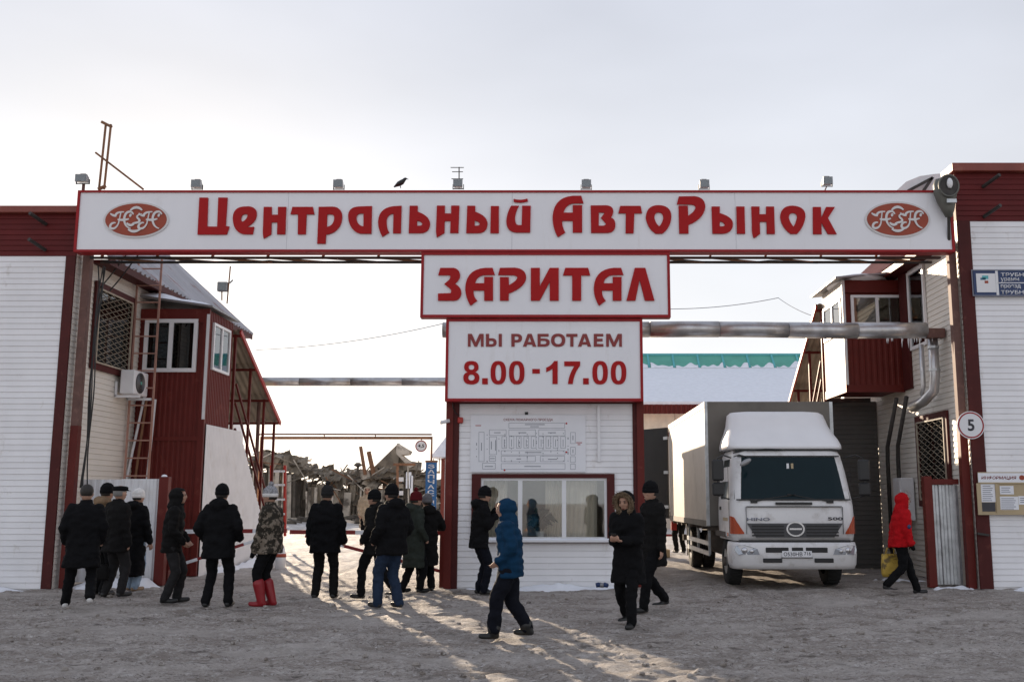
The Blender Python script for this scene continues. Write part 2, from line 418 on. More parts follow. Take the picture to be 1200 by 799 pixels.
me.from_pydata([(x, y, gz(x, y)) for y in ys for x in xs], [], [(j*nx+i, j*nx+i+1, (j+1)*nx+i+1, (j+1)*nx+i) for j in range(ny-1) for i in range(nx-1)])
gm = bpy.data.materials.new('trodden_snow'); gm.use_nodes = True; nt = gm.node_tree; N = nt.nodes; L = nt.links; p = N['Principled BSDF']
geo = N.new('ShaderNodeNewGeometry')
def nz(scale, detail=7, rough=.6, st=None):
    n = N.new('ShaderNodeTexNoise'); n.inputs['Scale'].default_value = scale; n.inputs['Detail'].default_value = detail; n.inputs['Roughness'].default_value = rough
    if st:
        mp = N.new('ShaderNodeMapping'); mp.inputs['Scale'].default_value = st; L.new(geo.outputs['Position'], mp.inputs[0]); L.new(mp.outputs[0], n.inputs['Vector'])
    else: L.new(geo.outputs['Position'], n.inputs['Vector'])
    return n.outputs[0]
def rng(s, a, b, c=0, d=1):
    r = N.new('ShaderNodeMapRange'); r.inputs[1].default_value = a; r.inputs[2].default_value = b; r.inputs[3].default_value = c; r.inputs[4].default_value = d; L.new(s, r.inputs[0]); return r.outputs[0]
def mixc(f, a, b):
    m = N.new('ShaderNodeMix'); m.data_type = 'RGBA'; L.new(f, m.inputs[0])
    for k, q in ((6, a), (7, b)):
        if isinstance(q, tuple): m.inputs[k].default_value = (*q, 1)
        else: L.new(q, m.inputs[k])
    return m.outputs[2]
c = mixc(rng(nz(.9, 8, .65, (1, 2.2, 1)), .38, .62), (.28, .236, .200), (.48, .43, .39))
c = mixc(rng(nz(6, 6, .7), .5, .72), c, (.62, .58, .545))
c = mixc(rng(nz(24, 5, .8, (1, 1.5, 1)), .53, .60), c, (.13, .105, .09))
c = mixc(rng(nz(15, 5, .8, (1, 1.5, 1)), .56, .63), c, (.66, .63, .61))
c = mixc(rng(nz(2.2, 8, .7, (1, 1.7, 1)), .56, .68), c, (.105, .085, .070))
sp = N.new('ShaderNodeSeparateXYZ'); L.new(geo.outputs['Position'], sp.inputs[0])
yy = rng(sp.outputs[1], 20, 27)
ad = N.new('ShaderNodeMath'); ad.operation = 'MULTIPLY'; L.new(yy, ad.inputs[0]); L.new(rng(nz(1.3, 8, .7), .3, .6), ad.inputs[1])
c = mixc(ad.outputs[0], c, (.66, .64, .63))
atn = N.new('ShaderNodeAttribute'); atn.attribute_name = 'packed'
c = mixc(rng(atn.outputs['Fac'], .15, 1.0, 0, .55), c, (.22, .19, .165))
c = mixc(rng(nz(.55, 5, .5, (1, 1.6, 1)), .52, .68, 0, .6), c, (.54, .495, .455))
L.new(c, p.inputs['Base Color']); p.inputs['Roughness'].default_value = .75
bp = N.new('ShaderNodeBump'); bp.inputs['Strength'].default_value = 1.0; bp.inputs['Distance'].default_value = .04; L.new(nz(16, 8, .75), bp.inputs['Height'])
bp2 = N.new('ShaderNodeBump'); bp2.inputs['Strength'].default_value = .9; bp2.inputs['Distance'].default_value = .015; L.new(nz(70, 4, .7), bp2.inputs['Height']); L.new(bp.outputs[0], bp2.inputs['Normal'])
L.new(bp2.outputs[0], p.inputs['Normal'])
at_ = me.attributes.new('packed', 'FLOAT', 'POINT'); at_.data.foreach_set('value', [track(x, y) if 7 < y < 26 and abs(x) < 14 else 0.0 for y in ys for x in xs])
g = link('ground', me, gm, None, True, world=False); tag(g, 'trodden grey brown snow and ice over the whole yard', 'ground', kind='structure')

def snowbank(name, pts, wid, hgt, label, n=60):
    """low lumpy ridge of snow along a polyline at a wall foot"""
    mb = MB(); tot = []; P = [Vector((p[0], p[1], 0)) for p in pts]
    for k in range(n + 1):
        t = k / n * (len(P) - 1); i = min(int(t), len(P) - 2); q = P[i].lerp(P[i+1], t - i); d = (P[i+1] - P[i]).normalized(); s = Vector((d.y, -d.x, 0))
        h = hgt * min(1, 6 * k / n, 6 * (n - k) / n) * (.45 + .9 * abs(noise.noise(Vector((q.x * 1.7, q.y * 1.7, 4))) + .25 * noise.noise(q * 6))); ww = wid * (.7 + .8 * abs(noise.noise(Vector((q.x * 1.1, q.y, 9)))))
        ring = []
        for a in range(7):
            f = a / 6; zz = h * math.cos(f * math.pi / 2) ** 1.2
            pt = q + s * ww * f; ring.append((pt.x, pt.y, gbase(pt.x, pt.y) - .05 - .06 * f + zz + .02 * noise.noise(pt * 8)))
        mb.v += ring
    for k in range(n):
        for a in range(6): mb.f.append((k*7+a, (k+1)*7+a, (k+1)*7+a+1, k*7+a+1))
    o = mb.build(name, M['snow'], None, True); tag(o, label, 'snow', kind='structure'); return o

# ------------------------------------------------------------------ left building
WY = 18.6
LX = -9.07
lb = empty('white_sided_building', (LX, WY, 0), 'white sided building with red parapet and pitched metal roof left of the gate', 'building')
MB().box(-16.2, LX - .03, WY + .03, 28.5, -.05, 6.25).build('wall', M['white_siding'], lb)
MB().box(-16.2, LX - .03, WY + .03, 19.0, 6.25, 7.0).build('parapet', M['red_siding'], lb)
for k in range(57): board(lb, 'siding_board', M['white_siding'], 'x', -16.2, LX - .2, k * PITCHB, WY + .03)
for k in range(8): board(lb, 'red_siding_board', M['red_siding'], 'x', -16.2, LX - .02, 6.156 + k * .104, WY + .03, h=.104)
cap = MB().box(-16.2, LX + .05, WY - .10, 19.1, 6.98, 7.115).build('parapet_cap', M['cap_red'], lb, bevel=.012)
MB().box(LX - .20, LX - .02, WY - .012, WY + .03, 0, 6.15).build('corner_trim', M['maroon'], lb)
for k in range(58):                                   # side wall boards along the way in, facing +X
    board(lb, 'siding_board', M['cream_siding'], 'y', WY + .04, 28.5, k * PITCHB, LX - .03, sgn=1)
for (px, py, qx, qy) in ((44, 258, 54, 263), (39, 288, 53, 293)):
    a = A(qx, qy, WY); MB().tube([a, a + Vector((-.10, -.42, .10))], .035, 8).build('pipe_stub', M['dark_steel'], lb)
# pitched roof: separate metal sheets running from eave to upper edge
def roof_sheets(parent, ex, sx, y0, y1, m, ez=6.28, n=9):
    for k in range(n):
        ya = y0 + (y1 - y0) * k / n; yb = y0 + (y1 - y0) * (k + 1) / n
        run = min(2.75, .95 + .29 * (ya - y0))
        d = Vector((sx * .74, 0, .67)); nn = Vector((-sx * .67, 0, .74))
        o = MB().corr((ex, ya - .02, ez + .004 * (k % 2)), (0,1,0), d, nn, yb - ya + .06, lambda q: 0, lambda q: run / .74 + .14 * (q / (yb - ya)), pitch=.24, dep=.06, flat=.15).build('roof_sheet', m, parent)
roof_sheets(lb, LX + .32, -1, 19.3, 28.7, M['roof_sheet'])
MB().box(LX - .03, LX + .30, 19.25, 28.65, 6.17, 6.24).build('eave_soffit', M['maroon'], lb)
MB().bar((LX + .32, 19.25, 6.22), (LX + .32, 28.7, 6.22), .03, .14).build('fascia', M['maroon'], lb)
MB().bar((LX + .3, 28.74, 6.30), (LX - 2.5, 28.74, 8.8), .04, .12).build('verge_trim', M['cap_red'], lb)
MB().box(-15, -9.95, 28.55, 32.2, 0, 4.7).build('added_shade_block', M['white_siding'], lb)  # unseen block added behind the stairs to keep sun off the left foreground
# barred window on the side wall
def side_window(parent, X, sx, y0, y1, z0, z1, bars, mframe, tr=.14, pane='pane_dark'):
    f = MB()
    f.box(X, X + sx*.05, y0, y0 + tr, z0, z1); f.box(X, X + sx*.05, y1 - tr, y1, z0, z1)
    f.box(X, X + sx*.05, y0 + tr, y1 - tr, z1 - tr, z1); f.box(X, X + sx*.05, y0 + tr, y1 - tr, z0, z0 + tr)
    wnd = f.build('window', mframe, parent)
    MB().box(X - sx*.01, X + sx*.006, y0 + tr, y1 - tr, z0 + tr, z1 - tr).build('reveal', M['interior_dark'], wnd)
    MB().box(X + sx*.014, X + sx*.02, y0 + tr, y1 - tr, z0 + tr, z1 - tr).build('pane', M[pane], wnd)
    if bars:
        g = MB(); xx = X + sx * .06; nI = 9; hh = (z1 - z0 - 2*tr); ww = (y1 - y0 - 2*tr)
        for i in range(nI + 1):
            yc = y0 + tr + ww * i / nI
            pts = []
            for k in range(57):
                t = k / 56; pts.append((xx, min(max(yc + (.5 * ww / nI) * math.sin(t * math.pi * 26 + (math.pi if i % 2 else 0)), y0 + tr), y1 - tr), z0 + tr + hh * t))
            g.tube(pts, .006, 4)
        o = g.build('window_grille', M['grille_tan'], wnd); e = MB()
        e.bar((xx, y0 + tr, z0 + tr), (xx, y1 - tr, z0 + tr), .03, .03).bar((xx, y0 + tr, z1 - tr), (xx, y1 - tr, z1 - tr), .03, .03)
        e.bar((xx, y0 + tr, z0 + tr), (xx, y0 + tr, z1 - tr), .03, .03).bar((xx, y1 - tr, z0 + tr), (xx, y1 - tr, z1 - tr), .03, .03)
        e.build('grille_frame', M['grille_tan'], wnd)
    return wnd
side_window(lb, LX - .005, 1, 19.42, 21.25, 4.12, 5.86, True, M['maroon'])
# red metal bay beside it
BX, BY0, BY1 = -7.58, 21.7, 23.4
bay = MB().box(LX - .02, BX - .03, BY0 + .03, BY1, 0, 5.70).build('bay_tower', M['red_metal'], lb)
for (z0, z1, m) in ((0, 1.55, 'red_metal'), (1.57, 2.85, 'red_metal'), (2.87, 4.36, 'red_metal')):
    MB().corr((LX, BY0 + .018, 0), (1,0,0), (0,0,1), (0,-1,0), BX - LX - .06, lambda q: z0, lambda q: z1, pitch=.11, dep=.014).build('ribbed_sheet', M[m], bay)
MB().box(LX, BX - .02, BY0 - .02, BY0 + .03, 5.42, 5.72).build('head_panel', M['red_metal'], bay)
MB().box(BX - .11, BX + .02, BY0 - .025, BY0 + .05, 0, 5.72).build('corner_post', M['red_metal'], bay)
MB().box(BX - .035, BX + .028, BY0 - .03, BY0 - .02, 3.3, 5.6).build('white_edge', M['white_paint'], bay)
MB().corr((BX - .018, BY0 + .05, 0), (0,1,0), (0,0,1), (1,0,0), BY1 - BY0 - .05, lambda q: 3.2, lambda q: 5.7, pitch=.11, dep=.014).build('ribbed_sheet', M['red_metal'], bay)
def framed_window(parent, o, u, v, n, wid, hgt, lights, fr=.06, pane='pane', name='window', mfr='pvc', back='interior_dark', proud=.05):
    """frame with `lights` panes; o lower left corner, u across, v up, n outward"""
    o = Vector(o); u = Vector(u); v = Vector(v); n = Vector(n); f = MB(); tot = sum(lights)
    def q(u0, u1, v0, v1, d0, d1):
        return [o + u*a + v*b + n*c for c in (d0, d1) for a, b in ((u0,v0),(u1,v0),(u1,v1),(u0,v1))]
    def bx(mb, *a): mb.add(q(*a), [(0,3,2,1),(4,5,6,7),(0,1,5,4),(1,2,6,5),(2,3,7,6),(3,0,4,7)])
    bx(f, 0, wid, 0, fr, 0, proud); bx(f, 0, wid, hgt - fr, hgt, 0, proud); bx(f, 0, fr, fr, hgt - fr, 0, proud); bx(f, wid - fr, wid, fr, hgt - fr, 0, proud)
    x = fr; iw = wid - 2*fr; cuts = []
    for k, l in enumerate(lights):
        x1 = x + iw * l / tot; cuts.append((x, x1)); x = x1
        if k < len(lights) - 1: bx(f, x - fr*.55, x + fr*.55, fr, hgt - fr, 0, proud)
    wn = f.build(name, M[mfr], parent)
    if back:
        b = MB(); bx(b, fr, wid - fr, fr, hgt - fr, -.01, .004); b.build('reveal', M[back], wn)
    for a, b_ in cuts:
        p_ = MB(); bx(p_, a + .004, b_ - .004, fr, hgt - fr, .016, .024); p_.build('pane', M[pane], wn)
    return wn
a = A(167, 436, BY0); b = A(233, 374, BY0)
framed_window(bay, (max(a.x, LX + .04), BY0 + .012, a.z), (1,0,0), (0,0,1), (0,-1,0), b.x - max(a.x, LX + .04), b.z - a.z, (1,1), fr=.085, pane='pane_dark', name='window_unit')
framed_window(bay, (BX - .008, BY0 + .28, 4.42), (0,1,0), (0,0,1), (1,0,0), 1.15, 1.05, (1,1), fr=.06, pane='pane', name='window_unit', back='curtain')
br = MB(); br.add([(LX - .1, BY0 - .10, 5.98), (BX + .10, BY0 - .10, 5.74), (BX + .10, BY1 + .15, 5.74), (LX - .1, BY1 + .15, 5.98), (LX - .1, BY0 - .10, 6.02), (BX + .10, BY0 - .10, 5.78), (BX + .10, BY1 + .15, 5.78), (LX - .1, BY1 + .15, 6.02)],
      [(0,3,2,1),(4,5,6,7),(0,1,5,4),(1,2,6,5),(2,3,7,6),(3,0,4,7)])
br.build('bay_roof', M['grey_metal'], bay)
sn = MB(); g_ = 14
for j in range(g_ + 1):
    for i in range(g_ + 1):
        x = LX - .05 + (BX + .14 - LX) * i / g_; y = BY0 - .12 + (BY1 - BY0 + .2) * j / g_; e = min(i, g_ - i, j, g_ - j) / 3
        sn.v.append((x, y, 6.02 - .1445 * (x - LX + .1) + .005 + min(1, e) * (.10 + .14 * smooth(.3, -.6, (x - LX - .5)) + .03 * noise.noise(Vector((x*3, y*3, 1))))))
for j in range(g_):
    for i in range(g_): sn.f.append((j*(g_+1)+i, j*(g_+1)+i+1, (j+1)*(g_+1)+i+1, (j+1)*(g_+1)+i))
sn.build('snow_cover', M['snow'], bay, True)
MB().box(LX, BX - .1, BY0 - .03, BY0 + .02, 2.84, 2.93).build('trim_rail', M['red_metal'], bay)

# outside staircase behind each bay, side panel under it, sloping canopy over it
def staircase(sx, X0, X1, ya, yb, za, label, m_panel, panel_from, canopy):
    """runs from ya (high end, za) down to yb; X1 is the side towards the yard"""
    t = empty('covered_staircase', ((X0 + X1) / 2, (ya + yb) / 2, 0), label, 'staircase', 'covered stairs on both sides of the yard')
    n = 14
    for k in range(n):
        y = ya + .6 + (yb - ya - .6) * k / n; z = za - za * (k + 1) / (n + 1)
        MB().box(X0, X1 - sx*.06, y, y + (yb - ya) / n, z - .04, z).build('step', M['grey_metal'], t)
    for X in (X1 - sx*.03, X0 + sx*.05):
        MB().bar((X, ya + .5, za - .1), (X, yb, .05), .05, .18).build('stringer', M['red_metal'], t)
    for dz in (.55, 1.0):
        MB().bar((X1, ya + .4, za + dz), (X1, yb, .15 + dz), .045, .045).build('handrail', M['red_metal'], t)
    c0, c1 = canopy
    sl = lambda y: c0[1] + (c1[1] - c0[1]) * (y - c0[0]) / (c1[0] - c0[0])
    for f in (.02, .36, .70, .97):
        y = c0[0] + (c1[0] - c0[0]) * f; gg = gbase(X1, y)
        MB().bar((X1, y, gg), (X1, y, sl(y) - .02), .06, .06).build('post', M['red_metal'], t)
        MB().bar((X0, y, sl(y) - .06), (X1 + sx*.12, y, sl(y) - .06), .05, .06).build('rafter', M['red_metal'], t)
    MB().bar((X1 + sx*.14, c0[0], c0[1]), (X1 + sx*.14, c1[0], c1[1]), .04, .10).build('edge_beam', M['bright_red'], t)
    ln = math.hypot(c1[0] - c0[0], c1[1] - c0[1]); d = Vector((0, c1[0] - c0[0], c1[1] - c0[1])).normalized(); nn = Vector((0, -d.z, d.y))
    wdt = abs(X1 - X0) + .14
    ox = min(X0, X1 + sx*.14)
    for k in range(3):
        MB().corr((ox, c0[0], c0[1] + .03), (1,0,0), d, nn, wdt, lambda q: ln * k / 3, lambda q: ln * (k + 1) / 3 + .05, pitch=.16, dep=.03, flat=.2).build('canopy_sheet', M['olive_sheet'], t)
    if panel_from is not None:
        y0, zt = panel_from
        def top(q):
            y = y0 + q
            return zt if y < ya + .75 else max(.12, zt - (zt - .12) * (y - ya - .75) / (yb - ya - .85))
        MB().corr((X1 + sx*.035, y0, 0), (0,1,0), (0,0,1), (sx,0,0), yb - y0 - .1, lambda q: -.02, top, pitch=.10, dep=.010).build('side_panel', m_panel, t)
    return t
staircase(1, LX + .03, BX, BY1, 27.4, 3.3, 'covered red staircase with white side panel behind the red bay on the left', M['white_paint'], (BY0 + .1, 3.2), ((BY1 + .1, 5.52), (27.3, 3.62)))

# ladder, air conditioner, poles, low fence at the left
ld = empty('steel_ladder', tuple(A(170, 600, 21.25)), 'tall narrow red brown steel ladder fixed upright beside the barred window', 'ladder')
lt, rt = A(163, 300, 21.25), A(190, 300, 21.25); zb = .35
for q in (lt, rt): MB().bar((q.x, 21.25, zb), (q.x, 21.25, 6.75), .04, .03).build('rail', M['ladder_brown'], ld)
for k in range(17): MB().tube([(lt.x, 21.25, .6 + k * .37), (rt.x, 21.25, .6 + k * .37)], .017, 6).build('rung', M['ladder_brown'], ld)
for z in (2.6, 5.9): MB().bar((lt.x, 21.27, z), (LX, 21.4, z), .03, .03).build('wall_bracket', M['ladder_brown'], ld)
for (p0, p1, m, lab) in (((148, 560), (170, 462), 'white_paint', 'long white pole leaning behind the ladder, nearest the wall'), ((172, 560), (182, 468), 'white_paint', 'shorter white pole leaning behind the ladder beside the red bay'), ((158, 560), (172, 466), 'rusty', 'brown wooden pole leaning behind the ladder between two white poles')):
    a_, b_ = A(*p0, 21.5), A(*p1, 21.62); dd = (b_ - a_) / (b_.z - a_.z); f_ = a_ - dd * a_.z
    o = MB().tube([f_, f_.lerp(b_, .5) + Vector((.01, 0, 0)), b_], .028, 8).build('leaning_pole', M[m]); tag(o, lab, 'pole', 'poles leaning by the bay')
ac = empty('air_conditioner', (LX + .25, 21.0, 3.6), 'white air conditioner unit bracketed to the side wall under the barred window', 'air conditioner')
MB().box(LX + .10, LX + .40, 20.62, 21.32, 3.74, 4.24).build('housing', M['pvc'], ac, bevel=.02)
fg = MB()
fg.disc((LX + .402, 20.90, 3.99), (0,1,0), (0,0,1), .215, (.012,0,0), 28)
fan = fg.build('fan_opening', M['black_plastic'], ac)
fr_ = MB()
for k in range(6):
    rr = .035 + .034 * k; fr_.tube([(LX + .42, 20.90 + rr*math.cos(2*math.pi*i/24), 3.99 + rr*math.sin(2*math.pi*i/24)) for i in range(25)], .004, 4, False)
fr_.build('fan_guard', M['grey_metal'], fan)
MB().disc((LX + .42, 20.90, 3.99), (0,1,0), (0,0,1), .035, (.012,0,0), 12).build('fan_hub', M['green_poly'], fan)
for y in (20.65, 21.25): MB().bar((LX, y, 3.69), (LX + .52, y, 3.69), .04, .05).bar((LX + .02, y, 3.69), (LX + .02, y, 4.0), .04, .04).build('bracket', M['pvc'], ac)
fe = empty('low_metal_fence', (A(135, 680, 19.35).x, 19.35, 0), 'low fence of white ribbed sheet between the wall and a red post', 'fence')
xa, xb = LX + .05, A(182, 680, 19.35).x
nsh = 2
for k in range(nsh):
    w_ = (xb - xa) / nsh
    MB().corr((xa + k*w_, 19.35, 0), (1,0,0), (0,0,1), (0,-1,0), w_ - .005, lambda q: .06, lambda q: 1.97 + .01*k, pitch=.14, dep=.02).build('fence_sheet', M['white_paint'], fe)
pst = MB().box(xb - .02, xb + .16, 19.28, 19.44, 0, 2.02).build('post', M['red_metal'], fe, bevel=.008)
sc_ = MB(); sc_.ell((xb + .05, 19.36, 2.02), (.06, .06, .045), 10, 6); sc_.build('snow_cap', M['snow'], pst, True)
snowbank('snow_bank', [(-16, 18.5), (-9.2, 18.5)], .6, .22, 'white snow heaped along the foot of the left facade')
snowbank('snow_bank', [(-9.0, 19.25), (-7.3, 19.22)], .7, .30, 'white snow heaped against the low ribbed fence')
snowbank('snow_bank', [(-7.5, 21.8), (-7.45, 24.5), (-7.4, 27.5)], .5, .22, 'white snow along the foot of the staircase side panel')
# ------------------------------------------------------------------ right building
RX = 7.7
rb = empty('white_sided_building', (RX, WY, 0), 'white sided building with tall red parapet right of the gate', 'building')
MB().box(RX + .03, 14.5, WY + .03, 28.5, -.05, 6.9).build('wall', M['white_siding'], rb)
MB().box(RX + .03, 14.5, WY + .03, 19.0, 6.9, 7.8).build('parapet', M['red_siding'], rb)
for k in range(63): board(rb, 'siding_board', M['white_siding'], 'x', RX + .22, 14.5, k * PITCHB + .03, WY + .03)
for k in range(9): board(rb, 'red_siding_board', M['red_siding'], 'x', RX - .02, 14.5, 6.84 + k * .104, WY + .03, h=.104)
MB().box(RX - .08, 14.5, WY - .10, 19.1, 7.80, 7.965).build('parapet_cap', M['cap_red'], rb, bevel=.012)
MB().box(RX - .02, RX + .22, WY - .014, WY + .03, 0, 6.84).build('corner_trim', M['maroon'], rb)
for k in range(60):
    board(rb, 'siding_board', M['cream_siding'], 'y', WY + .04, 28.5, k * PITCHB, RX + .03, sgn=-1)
for (qx, qy) in ((1152, 219), (1153, 254)):
    a = A(qx, qy, WY); MB().tube([a, a + Vector((.14, -.42, .10))], .035, 8).build('pipe_stub', M['dark_steel'], rb)
roof_sheets(rb, RX - .32, 1, 19.6, 28.7, M['brown_roof'], ez=6.62)
MB().box(RX - .30, RX + .03, 19.6, 28.65, 6.52, 6.59).build('eave_soffit', M['maroon'], rb)
MB().bar((RX - .32, 19.6, 6.57), (RX - .32, 28.7, 6.57), .03, .14).build('fascia', M['red_metal'], rb)
# rounded white end of the roof that shows above the sign
pv = [A(1050, 224, 21.2), A(1062, 213, 21.2), A(1078, 206.5, 21.2), A(1095, 204, 21.2), A(1112, 203, 21.2), A(1135, 203, 21.2), A(1135, 226, 21.2)]
sv = MB(); npv = len(pv); sv.add(pv + [q + Vector((0, .05, 0)) for q in pv], [tuple(range(npv)), tuple(range(2*npv-1, npv-1, -1))] + [(i, i + npv, (i+1) % npv + npv, (i+1) % npv) for i in range(npv)])
sv.build('roof_end_panel', M['white_paint'], rb)
sv = MB(); sv.bar(A(1064, 224, 21.1), A(1092, 209, 21.1), .05, .06).bar(A(1082, 224, 21.1), A(1093, 208, 21.1), .05, .06); sv.build('roof_end_strut', M['dark_steel'], rb)
side_window(rb, RX + .005, -1, 19.65, 21.4, 1.45, 3.32, True, M['maroon'])
# upper white framed window on the side wall
MB().box(RX - .04, RX + .01, 21.48, 21.95, 3.95, 6.5).build('red_panel', M['maroon'], rb)
framed_window(rb, (RX + .005, 21.42, 4.75), (0,-1,0), (0,0,1), (-1,0,0), .95, 1.70, (1,), fr=.07, pane='pane', name='window', back='interior_dark')
# oriel
OX, OY0, OY1 = 6.42, 22.0, 23.7
orl = MB().box(OX + .03, RX, OY0 + .03, OY1, 3.98, 6.42).build('oriel', M['red_metal'], rb)
MB().corr((OX + .06, OY0 + .018, 0), (1,0,0), (0,0,1), (0,-1,0), RX - OX - .08, lambda q: 4.08, lambda q: 5.36, pitch=.13, dep=.014).build('ribbed_sheet', M['red_metal'], orl)
MB().box(OX + .05, RX, OY0 - .01, OY0 + .03, 6.15, 6.43).build('head_panel', M['red_metal'], orl)
MB().box(OX, RX, OY0 - .02, OY0 + .03, 3.92, 4.08).build('bottom_rail', M['red_metal'], orl)
nb = 9
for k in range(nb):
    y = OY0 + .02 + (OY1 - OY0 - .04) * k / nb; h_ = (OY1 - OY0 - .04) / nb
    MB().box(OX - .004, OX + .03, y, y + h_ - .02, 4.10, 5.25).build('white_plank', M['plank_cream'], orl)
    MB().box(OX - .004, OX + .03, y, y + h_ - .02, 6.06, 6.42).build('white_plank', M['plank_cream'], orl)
MB().box(OX - .012, OX + .02, OY0 - .02, OY1, 3.92, 4.10).build('bottom_rail', M['bright_red'], orl)
MB().box(OX - .015, OX + .05, OY0 - .025, OY0 + .02, 4.08, 6.43).build('corner_post', M['white_paint'], orl)
framed_window(orl, (OX + .02, OY1 - .1, 5.26), (0,-1,0), (0,0,1), (-1,0,0), OY1 - OY0 - .22, .80, (1,1), fr=.06, pane='pane', name='window_unit', back='curtain')
a = A(998, 381, OY0); b = A(1057, 346, OY0)
framed_window(orl, (a.x, OY0 + .008, a.z), (1,0,0), (0,0,1), (0,-1,0), b.x - a.x, b.z - a.z, (1,1), fr=.06, pane='pane', name='window_unit', back='interior')
br = MB(); br.add([(OX - .2, OY0 - .2, 6.43), (RX, OY0 - .2, 6.56), (RX, OY1 + .3, 6.56), (OX - .2, OY1 + .3, 6.43), (OX - .2, OY0 - .2, 6.47), (RX, OY0 - .2, 6.60), (RX, OY1 + .3, 6.60), (OX - .2, OY1 + .3, 6.47)],
      [(0,3,2,1),(4,5,6,7),(0,1,5,4),(1,2,6,5),(2,3,7,6),(3,0,4,7)])
br.build('oriel_roof', M['grey_metal'], orl)
sn = MB(); sn.ell((OX + .5, OY0 + .7, 6.50), (.70, .92, .13), 16, 6); sn.build('snow_cover', M['snow'], orl, True)
ICE = [(OX + .1 + random.random() * 1.1, .05 + .2 * random.random() ** 2) for k in range(14)]
staircase(-1, RX - .03, OX + .02, OY1, 27.6, 3.9, 'covered red staircase behind the hanging red and white box on the right', M['grey_siding'], None, ((OY1 + .1, 6.2), (27.6, 3.75)))
# grey sided wall closing the ground floor under the oriel
gw = empty('grey_partition', (7.1, 24.0, 0), 'dark grey horizontally boarded wall behind the truck cab', 'wall')
MB().box(6.05, RX - .005, 24.03, 24.12, 0, 3.9).build('wall_core', M['grey_siding'], gw)
for k in range(34): board(gw, 'grey_board', M['grey_siding'], 'x', 6.05, RX - .005, .1 + k * .112, 24.03, h=.112)
MB().bar((6.4, 24.02, 3.92), (7.5, 23.8, 3.92), .08, .10).build('top_rail', M['dark_steel'], gw)
# pipes in front of the side wall
dp = empty('drain_pipes', (7.5, 20.5, 0), 'silver drainpipe with bends running down the side wall under the thick pipe', 'pipe')
MB().tube([(7.52, 19.75, 4.80), (7.52, 19.75, 4.0), (7.5, 19.78, 3.72), (7.36, 20.0, 3.52), (7.30, 20.5, 3.45)], .10, 12).build('pipe', M['pipe_silver'], dp, True)
MB().tube([(7.45, 20.2, 4.70), (7.45, 20.2, 3.85), (7.42, 20.25, 3.70), (7.55, 20.3, 3.6)], .05, 10).build('pipe', M['pipe_silver'], dp, True)
for z in (4.1, 4.55): MB().tube([(7.52, 19.75, z), (7.52, 19.75, z + .05)], .115, 12).build('collar', M['galv'], dp)
for (x, y0, y1, lab) in ((7.42, 22.0, 22.5, 'dark sloping duct nearer the oriel'), (7.5, 21.6, 22.05, 'dark sloping duct nearer the barred window')):
    o = MB().tube([(x, y0 - .25, 3.75), (x, y1, 2.75), (x + .02, y1 + .1, 2.45), (x + .02, y1 + .1, .1)], .048, 8).build('duct_pipe', M['dark_steel'], None, True); tag(o, lab + ' on the right side wall', 'pipe', 'ducts on the side wall')
eb = empty('electric_box', (7.5, 21.9, 1.1), 'pale grey electric cabinet on the side wall behind the person in red', 'cabinet')
MB().box(RX - .30, RX - .02, 21.7, 22.2, 1.15, 2.05).build('cabinet', M['white_paint'], eb, bevel=.01)
MB().box(RX - .315, RX - .30, 21.74, 22.16, 1.2, 2.0).build('cabinet_door', M['white_paint'], eb)
MB().box(RX - .33, RX - .315, 21.8, 21.84, 1.55, 1.65).build('handle', M['black'], eb)
# short galvanised fence by the right post
rf = empty('short_metal_fence', (7.2, 18.95, 0), 'short ribbed galvanised fence panel with red post and rail by the gate post', 'fence')
xa, xb = A(1093, 660, 18.95).x, A(1128, 660, 18.95).x
MB().corr((xa, 18.97, 0), (1,0,0), (0,0,1), (0,-1,0), xb - xa, lambda q: .05, lambda q: 1.86, pitch=.13, dep=.022).build('fence_sheet', M['galv'], rf)
MB().box(xa - .10, xa + .05, 18.88, 19.03, 0, 2.02).build('post', M['red_metal'], rf, bevel=.006)
MB().box(xa + .05, xb, 18.90, 18.98, 1.87, 1.97).build('rail', M['red_metal'], rf)
snowbank('snow_bank', [(7.75, 18.5), (14.4, 18.5)], .6, .2, 'white snow along the foot of the right facade')
snowbank('snow_bank', [(6.85, 18.8), (7.7, 18.78)], .35, .13, 'small heap of white snow at the short galvanised fence')
snowbank('snow_bank', [(6.2, 20.6), (7.5, 20.4)], .5, .10, 'flat patch of snow behind the person in red')

# ------------------------------------------------------------------ the gate
GY = 18.3
gt = empty('gate_sign', (-.7, GY + .3, 0), 'long white gate sign with red lettering spanning both buildings on steel posts', 'gate sign')
tl, brr = A(92, 223.5, GY), A(1119, 295.5, GY)
xl, xr, zt, zb_ = tl.x, brr.x, tl.z, brr.z
seams = [xl + .045] + [A(q, 260, GY).x for q in (337, 600, 862)] + [xr - .045]
for i in range(4):
    MB().box(seams[i] + .002, seams[i+1] - .002, GY, GY + .05, zb_ + .045, zt - .04).build('sign_panel', M['sign_white'], gt)
MB().box(xl, xr, GY + .052, GY + .24, zb_ + .01, zt - .01).build('sign_box', M['dark_steel'], gt)
e = MB(); e.box(xl, xr, GY - .025, GY + .25, zt - .04, zt).box(xl, xr, GY - .025, GY + .25, zb_, zb_ + .045).box(xl, xl + .045, GY - .025, GY + .25, zb_ + .045, zt - .04).box(xr - .045, xr, GY - .025, GY + .25, zb_ + .045, zt - .04)
e.build('sign_frame', M['sign_edge'], gt)
ZA, ZB, ZC, ZD, ZE, ZF = (100,225,6), (290,225,6), (460,220,6), (640,225,6), (820,225,3.871), (495,300,4.068)
n_ = 'M117,108 L173,108 L173,163 L217,163 L217,108 L275,108 L268,300 L210,300 L213,216 L172,216 L170,300 L117,331 Q108,300 112,250 Z'
